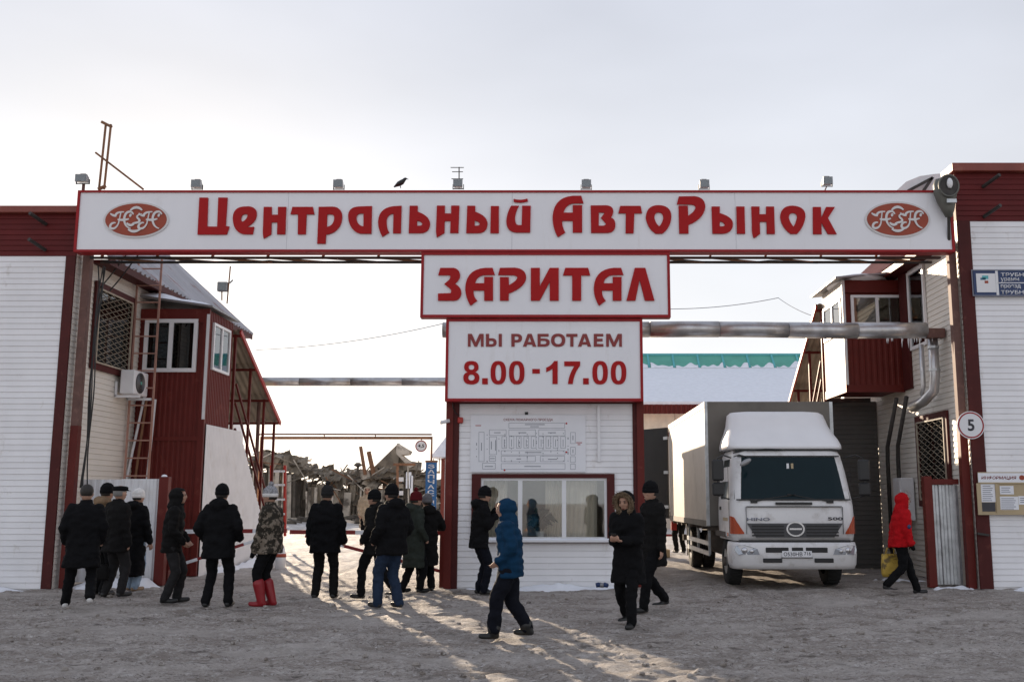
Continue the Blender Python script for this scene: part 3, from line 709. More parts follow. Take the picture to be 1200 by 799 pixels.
t_ = 'M318,108 L462,108 L472,160 L418,160 L412,300 L356,300 L358,160 L305,160 Z'
soft = 'M122,130 L178,130 L178,172 Q262,200 265,255 Q262,322 195,322 L115,322 Z M175,235 Q205,240 210,258 Q208,270 190,270 L174,270 Z'
LET = [
 ('M805,43 L866,43 L860,246 L930,246 L938,43 L1002,43 L990,243 L1016,246 L997,302 L792,302 Z', ZA, 0, 0),
 ('M1190,248 L1180,300 L1130,300 Q1085,300 1058,262 Q1038,225 1040,180 Q1045,105 1130,105 L1150,104 Q1209,108 1207,160 Q1205,205 1165,232 L1140,250 Z M1098,200 Q1095,160 1130,158 Q1150,160 1140,180 Q1128,205 1105,212 Z', ZA, 0, 0),
 (n_, ZB, 0, 0), (t_, ZB, 0, 0),
 ('M503,108 L600,106 Q668,110 668,180 Q665,250 610,285 Q580,300 555,303 L551,366 L492,366 Z M563,160 L590,160 Q612,162 612,185 Q610,230 575,245 L560,248 Z', ZB, 0, 0),
 ('M877,102 L873,296 L800,296 Q755,290 728,245 Q708,205 710,165 Q714,108 790,105 Z M818,155 L817,245 Q780,240 770,200 Q762,160 795,155 Z', ZB, 0, 0),
 ('M1085,100 L1080,293 L1025,293 L1028,155 Q985,160 980,205 Q978,255 998,288 L950,318 Q918,260 920,210 Q925,115 1030,103 Z', ZB, 0, 0),
 (soft, ZC, 0, 0), (n_, ZC, 196, 21), (soft, ZC, 404, 0), ('M692,132 L748,132 L748,322 L688,322 Z', ZC, 0, 0),
 ('M835,130 L890,130 Q865,170 862,215 Q862,265 885,266 L908,266 L912,130 L972,130 L968,318 L870,318 Q800,310 800,240 Q803,180 835,130 Z M852,82 Q900,95 948,80 L953,98 Q900,115 852,102 Z', ZC, 0, 0),
 ('M247,30 L262,83 L190,84 Q140,90 122,148 L187,148 L187,96 L253,96 L253,288 L187,288 L187,206 L113,206 Q112,250 135,288 L82,320 Q45,255 45,180 Q52,40 190,30 Z', ZD, 0, 0),
 ('M313,98 L420,97 Q472,100 472,140 Q470,165 455,182 Q487,195 487,235 Q485,288 430,290 L316,290 Z M370,147 L412,149 L385,185 L420,225 Q415,240 400,240 L370,240 Z', ZD, 0, 0),
 (t_, ZD, 202, -7),
 ('M790,96 Q880,98 880,180 Q872,260 815,296 L770,296 Q712,260 700,185 Q702,96 790,96 Z M790,147 Q825,147 822,190 Q812,230 793,245 Q768,220 760,185 Q760,147 790,147 Z', ZD, 0, 0),
 ('M932,35 L1040,33 Q1118,40 1118,110 Q1110,190 1000,235 L1000,295 L935,295 L930,100 L995,100 L998,170 Q1045,140 1050,110 Q1045,92 1020,92 L918,90 Z', ZD, 0, 0),
 ('M53,68 L90,68 L90,98 Q150,115 150,148 Q148,190 100,191 L57,191 Z M90,135 Q112,140 113,152 Q110,158 100,158 L90,158 Z', ZE, 0, 0), ('M165,68 L202,68 L205,191 L168,191 Z', ZE, 0, 0),
 ('M233,68 L270,68 L270,103 L300,103 L300,68 L336,68 L340,192 L303,192 L302,137 L271,137 L273,192 L245,212 Q234,190 236,150 Z', ZE, 0, 0),
 ('M420,64 Q480,68 478,115 Q470,165 440,192 L412,192 Q370,165 364,115 Q366,64 420,64 Z M422,97 Q442,100 440,120 Q434,145 424,160 Q408,140 403,120 Q403,97 422,97 Z', ZE, 0, 0),
 ('M512,70 L548,70 L550,118 L572,70 L612,70 L580,120 L620,193 L580,193 L550,140 L552,193 L513,193 Z', ZE, 0, 0)]
for s, reg, dx, dy in LET: traced('letter', s, reg, M['letter_red'], gt, GY - .002, .03, dx, dy)
def emblem(parent, pcx, pcy, Y):
    c = A(pcx, pcy, Y); k = (A(pcx + 1, pcy, Y).x - c.x)
    em = MB().disc(c, (1,0,0), (0,0,1), 38.5*k, (0,-.02,0), 40, 21.8*k).build('emblem', M['emblem_cream'], parent)
    MB().disc(c + Vector((0,-.021,0)), (1,0,0), (0,0,1), 36*k, (0,-.006,0), 40, 19.6*k).build('emblem_field', M['emblem_red'], em)
    mb = MB(); S = k / 6; yy = [0]
    def st(s, w=13.0):
        for sub in path_pts(s, 6):
            pts = [(c.x + (p[0] - 360) * S, c.z - (p[1] - 197) * S) for p in sub]
            n = len(pts); yy[0] += .0012
            stroke_mesh(mb, pts, [w * S * (.55 + .75 * math.sin(math.pi * min(1, (i + .6) / n))) for i in range(n)], Y - .0275 - yy[0], .004)
    for d in (0, 200):
        st('M%d,152 Q%d,165 %d,170 Q%d,140 %d,141' % (178+d, 190+d, 215+d, 215+d, 274+d), 13.0)
        st('M%d,145 L%d,225 Q%d,265 %d,262 Q%d,255 %d,228 Q%d,215 %d,222' % (252+d, 240+d, 225+d, 195+d, 172+d, 190+d, 208+d, 220+d), 13.0)
        st('M%d,196 Q%d,205 %d,192' % (232+d, 270+d, 312+d))
        st('M%d,160 Q%d,138 %d,140 Q%d,140 %d,195 Q%d,250 %d,262' % (345+d-4, 335+d-4, 315+d, 280+d, 278+d, 285+d, 328+d), 13.0)
        st('M%d,162 Q%d,160 %d,178' % (330+d, 318+d, 320+d), 14.0)
    st('M318,132 Q360,88 402,130', 15.0); st('M312,268 Q355,300 402,264', 15.0)
    st('M402,158 Q350,168 380,192 Q405,215 360,222 Q335,226 332,245', 12.0); st('M300,222 Q320,250 352,232', 14.0)
    mb.build('monogram', M['emblem_cream'], em)
emblem(gt, 160, 258, GY - .002); emblem(gt, 1051.5, 257.5, GY - .002)
# truss that carries the sign, seen below its edge
tr = MB()
for (y, z) in ((GY + .45, zb_ + .0), (GY + .9, zb_ + .02), (GY + .45, zt - .15), (GY + .9, zt - .15)):
    MB().bar((xl + .1, y, z), (xr - .1, y, z), .045, .045).build('truss_chord', M['dark_steel'], gt)
nn_ = 15
for k in range(nn_):
    x0 = xl + .3 + (xr - xl - .6) * k / nn_; x1 = xl + .3 + (xr - xl - .6) * (k + 1) / nn_
    MB().bar((x0, GY + .45, zb_ - .0), (x1, GY + .9, zb_ + .02), .035, .035).build('truss_brace', M['rusty'], gt)
    MB().bar((x0, GY + .45, zb_ - .02), ((x0 + x1)/2, GY + .45, zt - .15), .04, .04).build('truss_brace', M['rusty'], gt)
wpts = []
for k in range(120):
    t = k / 119; wpts.append((xl + .3 + (xr - xl - .6) * t, GY + .55, zb_ - .03 - .04 * abs(math.sin(t * 31)) - .02 * noise.noise(Vector((t * 40, 0, 0)))))
MB().tube(wpts, .014, 5).build('cable', M['black'], gt)
for (x, lab) in ((A(92, 480, 18.85).x, 'l'), (A(1127, 480, 18.75).x, 'r')):
    MB().box(x - .07, x + .07, 18.73, 18.87, 2.95, zt - .2).build('post', M['primer'], gt)
    MB().box(x - .073, x + .073, 18.727, 18.873, -.02, 2.95).build('post_base', M['red_metal'], gt)
for x in (xl + .6, -2.2, 1.5, xr - .6):
    MB().bar((x, GY + .25, zb_ + .3), (x, GY + .9, zb_ + .3), .05, .05).build('sign_bracket', M['rusty'], gt)
# cables down the left post
cb = MB()
for k in range(4):
    x = -8.72 + .03 * k; pts = []
    for j in range(30): t = j / 29; pts.append((x + .04 * math.sin(t * 9 + k), 18.75 + .1 * math.sin(t * 4 + k), 6.0 - 4.2 * t))
    cb.tube(pts, .013, 5)
o = cb.build('cable_bundle', M['black']); tag(o, 'bundle of black cables hanging along the left gate post', 'cable')
# the two lower signs
def sub_sign(name, p0, p1, Y, label):
    a, b = A(*p0, Y), A(*p1, Y); s = empty(name, ((a.x + b.x)/2, Y + .1, b.z), label, 'sign')
    MB().box(a.x + .05, b.x - .05, Y, Y + .05, b.z + .05, a.z - .05).build('sign_panel', M['sign_white'], s)
    MB().box(a.x + .01, b.x - .01, Y + .052, Y + .2, b.z + .01, a.z - .01).build('sign_box', M['dark_steel'], s)
    e = MB(); e.box(a.x, b.x, Y - .02, Y + .21, a.z - .05, a.z).box(a.x, b.x, Y - .02, Y + .21, b.z, b.z + .05).box(a.x, a.x + .05, Y - .02, Y + .21, b.z + .05, a.z - .05).box(b.x - .05, b.x, Y - .02, Y + .21, b.z + .05, a.z - .05)
    e.build('sign_frame', M['sign_edge'], s); return s, a, b
s2, a2, b2 = sub_sign('name_sign', (494, 296), (786, 372), GY, 'white name sign with seven red letters below the long gate sign')
Aa = 'M335,58 L346,92 L290,93 Q258,100 252,131 L295,131 L295,101 L337,101 L337,214 L295,214 L295,166 L244,166 Q243,195 262,214 L230,238 Q203,195 205,150 Q210,65 300,58 Z'
for s, dx in (('M86,58 L150,58 Q182,65 180,100 Q175,120 155,133 Q188,150 186,180 Q182,212 150,214 L75,214 L75,180 L135,178 Q142,165 130,155 L105,135 L128,115 Q138,100 130,93 L76,93 Z', 0), (Aa, 0),
   ('M370,58 L440,57 Q495,62 495,105 Q490,150 412,180 L412,214 L370,214 L370,102 L412,102 L413,140 Q450,120 452,105 Q450,94 435,93 L361,92 Z', 0),
   ('M517,58 L560,58 L560,145 L607,58 L650,58 L650,214 L607,214 L607,125 L560,214 L517,214 Z', 0), ('M681,58 L790,58 L800,94 L757,94 L757,214 L714,214 L714,94 L670,94 Z', 0), (Aa, 612),
   ('M1012,58 L1062,58 L1106,214 L1060,214 L1035,115 L1015,214 L972,214 Z', 0)):
    traced('letter', s, ZF, M['letter_red'], s2, GY - .002, .03, dx)
s3, a3, b3 = sub_sign('opening_hours_sign', (523, 373.5), (754, 470), GY + .06, 'white opening hours sign reading eight to seventeen above the ticket kiosk')
Y3 = GY + .058
def tpx(name, body, m, parent, x0, y0, x1, y1, Y, bold=.03, depth=.006, shear=0):
    p_, q_ = A(x0, y1, Y), A(x1, y0, Y); return text(name, body, m, parent, p_.x, q_.x, p_.z, q_.z, Y, bold, depth, shear)
def zf(x, y): return 495 + x / 4.068, 300 + y / 4.068
def oval(cx, cy, rx, ry, n=28, p=2.3):
    pts = []
    for k in range(n):
        a = 2*math.pi*k/n; c_, s_ = math.cos(a), math.sin(a); pts.append('%s%.1f,%.1f' % ('M' if k == 0 else ' L', cx + rx*math.copysign(abs(c_)**(2/p), c_), cy + ry*math.copysign(abs(s_)**(2/p), s_)))
    return ''.join(pts) + ' Z '
bM = 'M217,371 L236,371 L254,411 L272,371 L292,371 L292,432 L279,432 L279,392 L260,432 L248,432 L230,392 L230,432 L217,432 Z'
bA = 'M502,371 L521,371 L543,432 L526,432 L523,422 L499,422 L496,432 L479,432 Z M511,386 L519,410 L503,410 Z'
b0 = lambda cx: oval(cx, 556, 37, 56, p=2.5) + oval(cx, 556, 14, 38, p=2.4)
for s_, dx, m_ in ((bM, 0, 'text_red'), ('M303,371 L318,371 L318,392 L332,392 Q354,393 354,412 Q354,431 332,432 L303,432 Z M318,404 L330,404 Q339,405 339,412 Q339,420 330,420 L318,420 Z M364,371 L379,371 L379,432 L364,432 Z', 0, 'text_red'),
  ('M424,371 L452,371 Q475,372 475,391 Q475,411 452,412 L440,412 L440,432 L424,432 Z M440,383 L450,383 Q459,384 459,391 Q459,399 450,400 L440,400 Z', 0, 'text_red'), (bA, 0, 'text_red'),
  ('M549,371 L602,371 L602,384 L564,384 L564,393 L582,393 Q607,394 607,412 Q607,431 582,432 L549,432 Z M564,404 L580,404 Q591,405 591,412 Q591,420 580,420 L564,420 Z', 0, 'text_red'), (oval(647, 401.5, 34, 31.5) + oval(647, 401.5, 17.5, 18.5), 0, 'text_red'),
  ('M686,371 L739,371 L739,385 L720,385 L720,432 L705,432 L705,385 L686,385 Z', 0, 'text_red'), (bA, 262, 'text_red'), ('M817,371 L862,371 L862,383 L832,383 L832,394 L859,394 L859,407 L832,407 L832,419 L863,419 L863,432 L817,432 Z', 0, 'text_red'), (bM, 659, 'text_red'),
  ('M234,500 Q268,500 268,530 Q268,546 252,553 Q272,560 272,580 Q272,612 234,612 Q195,612 195,580 Q195,560 215,553 Q199,546 199,530 Q199,500 234,500 Z ' + oval(234, 530, 13, 12) + oval(234, 579, 15, 14), 0, 'letter_red'),
  ('M285,582 L312,582 L312,611 L285,611 Z', 0, 'letter_red'), (b0(362), 0, 'letter_red'), (b0(450), 0, 'letter_red'), ('M524,538 L560,538 L560,560 L524,560 Z', 0, 'letter_red'),
  ('M628,500 L645,500 L645,610 L620,610 L620,537 Q606,548 590,553 L590,532 Q617,522 628,500 Z', 0, 'letter_red'), ('M676,502 L752,502 L752,522 Q722,560 717,610 L694,610 Q697,565 724,525 L676,525 Z', 0, 'letter_red'),
  ('M766,582 L793,582 L793,611 L766,611 Z', 0, 'letter_red'), (b0(847), 0, 'letter_red'), (b0(935), 0, 'letter_red')):
    traced('letter' if m_ == 'text_red' else 'numeral', s_, ZF, M[m_], s3, Y3, .012, dx)

# ------------------------------------------------------------------ kiosk
KY = 18.66; KX0, KX1 = A(519.5, 690, KY - .04).x, 1.62; KZ = 3.42
ks = empty('ticket_kiosk', ((KX0 + KX1)/2, KY, 0), 'white sided kiosk with wide window and red corner posts under the signs', 'kiosk')
KB = 27.5
op = [A(563, 632, KY), A(711, 560, KY)]      # clear opening
ox0, ox1, oz0, oz1 = op[0].x, op[1].x, op[0].z, op[1].z
c = MB()
c.box(KX0 + .05, ox0, KY + .03, KY + .15, -.05, KZ).box(ox1, KX1 - .05, KY + .03, KY + .15, -.05, KZ).box(ox0, ox1, KY + .03, KY + .15, -.05, oz0).box(ox0, ox1, KY + .03, KY + .15, oz1, KZ)
c.build('front_wall', M['white_siding'], ks)
c = MB(); c.box(KX0 + .05, KX0 + .17, KY + .15, KB, -.05, KZ).box(KX1 - .17, KX1 - .05, KY + .15, KB, -.05, KZ).box(KX0 + .17, KX1 - .17, KB - .12, KB, -.05, KZ)
c.build('rear_walls', M['white_siding'], ks)
MB().box(KX0 - .02, KX1 + .02, KY - .02, KB + .1, KZ, KZ + .10).build('roof', M['red_metal'], ks)
c = MB(); c.box(KX0 + .17, KX1 - .17, KY + 2.2, KY + 2.25, 0, KZ).box(KX0 + .17, KX1 - .17, KY + .15, KY + 2.2, -.02, .02)
c.build('inner_partition', M['interior'], ks)
p0x = A(537, 580, KY).x; p1x = A(742, 560, KY).x
wo0, wo1 = A(552, 636, KY), A(720, 555, KY)
for k in range(31):
    z = .02 + k * PITCHB
    if z + PITCHB > wo0.z + .06 and z < wo1.z - .06:
        board(ks, 'siding_board', M['white_siding'], 'x', p0x, wo0.x + .05, z, KY + .03); board(ks, 'siding_board', M['white_siding'], 'x', wo1.x - .05, p1x, z, KY + .03)
    else: board(ks, 'siding_board', M['white_siding'], 'x', p0x, p1x, z, KY + .03)
MB().box(KX0, KX0 + .13, KY - .04, KY + .16, -.02, KZ).build('corner_post', M['red_metal'], ks)
MB().box(KX0 + .13, p0x, KY - .01, KY + .16, -.02, KZ).build('corner_trim', M['maroon'], ks)
MB().box(KX1 - .10, KX1 + .03, KY - .04, KY + .16, -.02, KZ).build('corner_post', M['red_metal'], ks)
MB().box(p1x, KX1 - .10, KY - .01, KY + .16, -.02, KZ).build('corner_trim', M['maroon'], ks)
MB().box(KX0 + .13, KX1 - .10, KY - .03, KY + .1, KZ - .07, KZ).build('head_rail', M['maroon'], ks)
f = MB(); x0, x1, z0, z1 = wo0.x, wo1.x, wo0.z, wo1.z
f.box(x0, x1, KY - .035, KY + .03, oz1, z1).box(x0, ox0, KY - .035, KY + .03, z0, oz1).box(ox1, x1, KY - .035, KY + .03, z0, oz1).box(ox0, ox1, KY - .035, KY + .03, z0, oz0)
wk = f.build('window_surround', M['maroon'], ks)
wf = MB(); fr = .045
wf.box(ox0, ox1, KY, KY + .07, oz1 - fr, oz1).box(ox0, ox1, KY, KY + .07, oz0, oz0 + fr).box(ox0, ox0 + fr, KY, KY + .07, oz0 + fr, oz1 - fr).box(ox1 - fr, ox1, KY, KY + .07, oz0 + fr, oz1 - fr)
mul = [A(609.5, 590, KY).x, A(661, 590, KY).x]
for m_ in mul: wf.box(m_ - .04, m_ + .04, KY, KY + .07, oz0 + fr, oz1 - fr)
wf.build('window_frame', M['pvc'], wk)
ed = [ox0 + fr, mul[0] - .04, mul[0] + .04, mul[1] - .04, mul[1] + .04, ox1 - fr]
for i in (0, 2, 4): MB().box(ed[i], ed[i+1], KY + .03, KY + .036, oz0 + fr, oz1 - fr).build('pane', M['pane_kiosk'], wk)
MB().box(x0 + .1, x1 - .05, KY - .12, KY - .036, oz0 - .045, oz0 - .005).build('window_sill', M['pvc'], wk, bevel=.006)
sn = MB(); pts = []
for k in range(40):
    t = k / 39; x = x0 + .3 + (x1 - x0 - .4) * t; h_ = .02 + .025 * abs(noise.noise(Vector((x * 4, 0, 2)))); sn.v += [(x, KY - .12, oz0 - .005), (x, KY - .08, oz0 - .005 + h_), (x, KY - .037, oz0 + h_)]
for k in range(39):
    for j in range(2): sn.f.append((k*3+j, k*3+3+j, k*3+4+j, k*3+1+j))
sn.build('snow_strip', M['snow'], wk, True)
# curtains inside, each a wavy hanging cloth
for (xa_, xb_, dy) in ((ox0 + .02, ox0 + .46, .45), (mul[0] + .46, mul[1] - .02, .50), (mul[1] + .05, mul[1] + .62, .42)):
    cu = MB(); nn = 24
    for k in range(nn + 1):
        t = k / nn; x = xa_ + (xb_ - xa_) * t
        for j, zz in enumerate((oz0 - .1, (oz0 + oz1)/2, oz1)): cu.v.append((x + .04 * (j - 1) * math.sin(t * 3), KY + dy + .03 * math.sin(t * 40), zz))
    for k in range(nn):
        for j in range(2): cu.f.append((k*3+j, k*3+3+j, k*3+4+j, k*3+1+j))
    o = cu.build('curtain', M['curtain'], ks, True)
# plant on the inner sill
MB().box(ox0, ox1, KY + .1, KY + .5, oz0 - .06, oz0 - .02).build('inner_sill', M['pvc'], ks)
pc = A(633, 622, KY + .2)
pl = empty('potted_plant', (pc.x, KY + .2, oz0 - .02), 'dark leafy potted plant behind the middle kiosk pane', 'plant')
MB().loft([rrect(.12, .12, .055, oz0 - .02, pc.x, KY + .2), rrect(.17, .17, .08, oz0 + .14, pc.x, KY + .2)]).build('pot', M['leaf_pot'], pl, True)
random.seed(3)
for k in range(46):
    az = random.random() * 6.28; el = random.uniform(.2, 1.4); L_ = random.uniform(.22, .42); base = Vector((pc.x, KY + .2, oz0 + .14 + random.random() * .22))
    d = Vector((math.cos(az) * math.cos(el), math.sin(az) * math.cos(el) * .55, math.sin(el) * .8)); s_ = d.cross(Vector((random.uniform(-.5,.5),-1,random.uniform(-.5,.5)))).normalized() * .065
    e_ = base + d * L_ + Vector((0,0,-.14 * math.cos(el))); mid = base + d * L_ * .6 + Vector((0,0,.02))
    MB().add([base, mid - s_, e_, mid + s_], [(0,1,2,3)]).build('leaf', M['leaf'], pl, fix=False)
# conduit, camera, alarm lamp on the kiosk front
o = MB().box(A(701.5, 500, KY).x - .025, A(701.5, 500, KY).x + .03, KY - .05, KY + .005, A(701, 541, KY).z, A(701, 476, KY).z).build('cable_duct', M['pvc']); tag(o, 'white vertical cable duct on the kiosk wall right of the plan', 'cable duct')
cm = empty('security_camera', tuple(A(523, 494, KY - .1)), 'small white security camera on the left kiosk post', 'camera')
q_ = A(523, 494, KY - .1)
MB().tube([q_ + Vector((-.10, -.06, -.02)), q_ + Vector((.05, .02, .02))], .035, 10).build('housing', M['pvc'], cm, True)
MB().tube([q_ + Vector((.0, 0, -.01)), q_ + Vector((.03, .1, .06))], .015, 6).build('arm', M['pvc'], cm)
q_ = A(539.5, 492, KY - .03); o = MB().box(q_.x - .05, q_.x + .05, KY - .06, KY + .008, q_.z - .06, q_.z + .05).build('alarm_lamp', M['bright_red'], bevel=.015); tag(o, 'small red alarm lamp at the upper left of the kiosk front', 'lamp')
o = MB().tube([A(530, 470, KY - .04), A(531, 478, KY - .04), A(534, 484, KY - .04), A(538, 487, KY - .04)], .008, 5).build('alarm_wire', M['black']); tag(o, 'thin black wire leading to the red alarm lamp', 'wire')
# fire route plan
pa, pb = A(551, 553, KY - .012), A(686, 486, KY - .012)
pn = empty('route_plan', ((pa.x + pb.x)/2, KY - .02, pa.z), 'white printed fire route plan of the market halls above the kiosk window', 'plan board')
MB().box(pa.x, pb.x, KY - .02, KY + .008, pa.z, pb.z).build('plan_board', M['paper'], pn)
ip = MB(); PY = KY - .0215
def zpx(x, y): return A(545 + x / 6.486, 480 + y / 6.486, PY)
def ln_(x0, y0, x1, y1, w=.006):
    a_, b_ = zpx(x0, y0), zpx(x1, y1); stroke_mesh(ip, [(a_.x, a_.z), (b_.x, b_.z)], w, PY, .001)
def rect(x0, y0, x1, y1): ln_(x0, y0, x1, y0); ln_(x0, y1, x1, y1); ln_(x0, y0, x0, y1); ln_(x1, y0, x1, y1)
rect(105,170,145,393); rect(185,152,312,195); rect(185,205,240,340); rect(333,100,757,140); rect(333,152,535,198); rect(560,152,760,198)
for x in (280,335,390,447,503,560,615,670,727): rect(x, 203, x + 36, 292)
rect(275,310,760,342); rect(275,352,535,393); rect(572,352,757,393); rect(275,408,760,452); rect(185,352,232,390); rect(133,405,230,450)
rect(802,172,838,256); rect(802,284,838,342); rect(802,355,838,400); rect(802,412,838,452)
random.seed(5)
for k in range(110):
    x = random.choice([165,255,300,350,410,470,540,590,650,700,745,780,85]); y = random.uniform(170, 400); ln_(x, y, x + 5, y + 4, .012)
for (x0, x1, y) in ((455,605,112),(495,560,128),(220,270,174),(405,465,174),(630,690,174),(455,580,324),(390,425,373),(630,700,376),(450,575,430),(150,212,430),(190,225,370)): ln_(x0, y, x1, y, .013)
for x in (280,335,390,447,503,560,615,670,727): ln_(x + 18, 225, x + 18, 280, .009)
for (x, y0, y1) in ((125,250,310),(200,240,300),(232,230,310),(820,195,230),(820,300,328)): ln_(x, y0, x, y1, .012)
ip.build('plan_lines', M['ink_grey'], pn)
q0, q1 = zpx(292, 88), zpx(668, 66); text('plan_title', 'СХЕМА ПОЖАРНОГО ПРОЕЗДА', M['text_red'], pn, q0.x, q1.x, q0.z, q1.z, PY, .012, .001)['kind'] = 'stuff'
for (x, y, w_) in ((78,120,44),(845,250,44),(855,264,22)): 
    ip2 = MB(); a_, b_ = zpx(x, y), zpx(x + w_, y); stroke_mesh(ip2, [(a_.x, a_.z), (b_.x, b_.z)], .014, PY, .001); ip2.build('plan_caption', M['letter_red'], pn)
for (x, y) in ((770,104),(770,322),(300,458)): MB().disc(zpx(x, y), (1,0,0), (0,0,1), .018, (0,-.001,0), 10).build('plan_marker', M['letter_red'], pn)
q_ = A(617, 484, KY); o = MB().box(q_.x - .03, q_.x + .03, KY - .03, KY + .008, q_.z - .03, q_.z + .02).build('wall_hook', M['black']); tag(o, 'small dark hook on the kiosk wall above the plan', 'hook')
snowbank('snow_bank', [(KX0 + .2, KY - .02), (KX1, KY - .02)], .34, .15, 'thin snow along the foot of the kiosk')
# ------------------------------------------------------------------ pipes, lamps, signs
tp = empty('insulated_pipe', (2.6, 19.6, 4.85), 'thick silver insulated pipe running behind the signs to the right building', 'pipe')
xa, xb = A(519, 388, 19.6).x, A(1086, 392, 19.6).x; L_ = xb - xa
nseg = 7
for k in range(nseg):
    x0 = xa + L_ * k / nseg; x1 = xa + L_ * (k + 1) / nseg; sag = lambda x: 4.90 - .015 * math.sin((x - xa) / L_ * 9)
    MB().tube([(x0, 19.6, sag(x0)), ((x0+x1)/2, 19.6, sag((x0+x1)/2)), (x1 - .01, 19.6, sag(x1))], .155 + .004 * (k % 2), 18).build('pipe_jacket', M['pipe_silver'], tp, True)
for x_, l_ in ICE: MB().tube([(x_, 19.62, 4.76), (x_, 19.62, 4.73 - l_)], [.016, .002], 5).build('icicle', M['snow'], tp, True)
MB().box(xb - .02, RX - .02, 19.5, 19.72, 4.74, 4.92).build('pipe_bracket', M['primer'], tp)
lp = empty('insulated_pipe', (-5.5, 26, 4.6), 'grey insulated pipe crossing the yard behind the covered staircase on the left', 'pipe')
xa, xb = A(286, 446, 26).x, A(530, 446, 26).x
for k in range(4): MB().tube([(xa + (xb - xa)*k/4, 26.4, 4.66), (xa + (xb - xa)*(k+1)/4 - .01, 26.4, 4.66)], .115, 14).build('pipe_jacket', M['pipe_silver'], lp, True)
MB().tube([(xa + .3, 26.4, 4.53), (xa + .3, 26.4, .2)], .05, 8).tube([(xb - .1, 26.4, 4.53), (xb - .1, 26.4, .2)], .05, 8).build('pipe_leg', M['primer'], lp)
gp = empty('gas_pipe_frame', (-6.5, 33, .25), 'thin brown gas pipes on a frame across the yard with a height limit sign', 'pipe frame')
pa_, pb_ = A(306, 513, 33), A(506, 513, 33)
MB().tube([pa_ + Vector((0,0,-3.4)), pa_, pb_, pb_ + Vector((0,0,-3.4))], .055, 8).build('frame_pipe', M['rusty'], gp)
MB().tube([A(302, 530, 33.1), A(302, 512, 33.1), A(304, 509, 33.1), A(310, 508.5, 33.1), A(506, 509, 33.1)], .03, 6).build('gas_pipe', M['primer'], gp)
for q in (380, 440): MB().bar(A(q, 513, 33), A(q, 508, 33), .03, .03).build('clip', M['primer'], gp)
def round_sign(name, pc, rpx, Y, body, label, tx, ring=.82, mount=None):
    c = A(*pc, Y); k = A(pc[0]+1, pc[1], Y).x - c.x; r = rpx * k
    s = empty(name, tuple(c), label, 'road sign')
    MB().disc(c, (1,0,0), (0,0,1), r, (0,-.012,0), 40).build('plate', M['white_print'], s)
    rg = MB(); n = 40
    for i in range(n + 1):
        a = 2*math.pi*i/n
        for rr in (r*.94, r*ring): rg.v.append((c.x + rr*math.cos(a), Y - .0135, c.z + rr*math.sin(a)))
    for i in range(n): rg.f.append((2*i, 2*i+2, 2*i+3, 2*i+1))
    rg.build('red_ring', M['sign_edge'], s)
    text('numeral', body, M['ink_dark'], s, c.x - r*tx[0], c.x + r*tx[0], c.z - r*tx[1], c.z + r*tx[1], Y - .014, .025, .002)
    if mount: MB().bar(c + Vector((0,.012,0)), c + Vector(mount), .03, .03).build('mount', M['dark_steel'], s)
    return s
round_sign('speed_limit_sign', (1137.5, 498), 16.2, 18.42, '5', 'round white speed limit sign reading five on the right gate post', (.24, .42), .84, (0, .28, 0))
round_sign('height_limit_sign', (493.5, 522.5), 7, 32.9, '4,5', 'small round height limit sign hanging from the brown gas pipe', (.55, .32), .8, (0, .1, .25))

def floodlight(px, py, Y, lab, aim=-1, sz=.18, stand=True):
    b = A(px, py, Y); f = empty('floodlight', tuple(b), lab, 'floodlight', 'floodlights along the top of the gate')
    zc = b.z + .095
    bd = MB(); bd.add([Vector((b.x + sx*(sz/2 if y_ else sz/2*.8), Y + (-.10 if y_ else .06), zc + sz_*(.075 if y_ else .05))) for y_ in (1, 0) for sx, sz_ in ((-1,-1),(1,-1),(1,1),(-1,1))],
        [(0,1,2,3),(7,6,5,4),(0,4,5,1),(1,5,6,2),(2,6,7,3),(3,7,4,0)])
    bd.build('housing', M['grey_metal'], f)
    MB().box(b.x - sz*.42, b.x + sz*.42, Y - .106, Y - .101, zc - .06, zc + .06).build('lens', M['pane'], f)
    MB().bar((b.x - sz*.56, Y, zc), (b.x - sz*.56, Y, b.z), .012, .03).bar((b.x + sz*.56, Y, zc), (b.x + sz*.56, Y, b.z), .012, .03).bar((b.x - sz*.56, Y, b.z + .01), (b.x + sz*.56, Y, b.z + .01), .03, .012).build('yoke', M['dark_steel'], f)
    MB().box(b.x - .05, b.x + .05, Y - .02, Y + .08, zc + .075, zc + .11).build('terminal_box', M['dark_steel'], f)
    return f
for px, lab in ((231, 'floodlight on the gate sign above its first letter'), (397, 'floodlight on the gate sign just left of the crow'), (687, 'floodlight on the gate sign above the name sign, right of the antenna'), (825, 'floodlight on the gate sign second from its right end'), (969, 'floodlight raised on the gate sign nearest its right end')):
    FL = floodlight(px, 222.5 if px != 969 else 219, 18.42, lab)
q = A(969, 222, 18.42); MB().bar((q.x - .06, 18.43, zt - .01), (q.x, 18.43, q.z + .06), .02, .02).build('arm', M['primer'], FL)
floodlight(537, 222, 18.42, 'floodlight at the foot of the antenna on the gate sign')
floodlight(97, 216, 18.5, 'floodlight at the far left end of the gate sign beside the rusty mast', sz=.22)
MBq = MB(); q = A(97, 230, 18.55); MBq.tube([(q.x, 18.55, zt - .3), (q.x, 18.55, A(97, 216, 18.55).z)], .03, 8); o = MBq.build('lamp_pole', M['primer']); tag(o, 'short pole under the leftmost floodlight', 'pole')
an = empty('tv_antenna', tuple(A(538, 221, 18.6)), 'small television antenna standing on top of the gate sign', 'antenna')
b = A(538, 221, 18.6); t = A(538, 196, 18.6)
MB().tube([b, t], .012, 6).build('mast', M['dark_steel'], an)
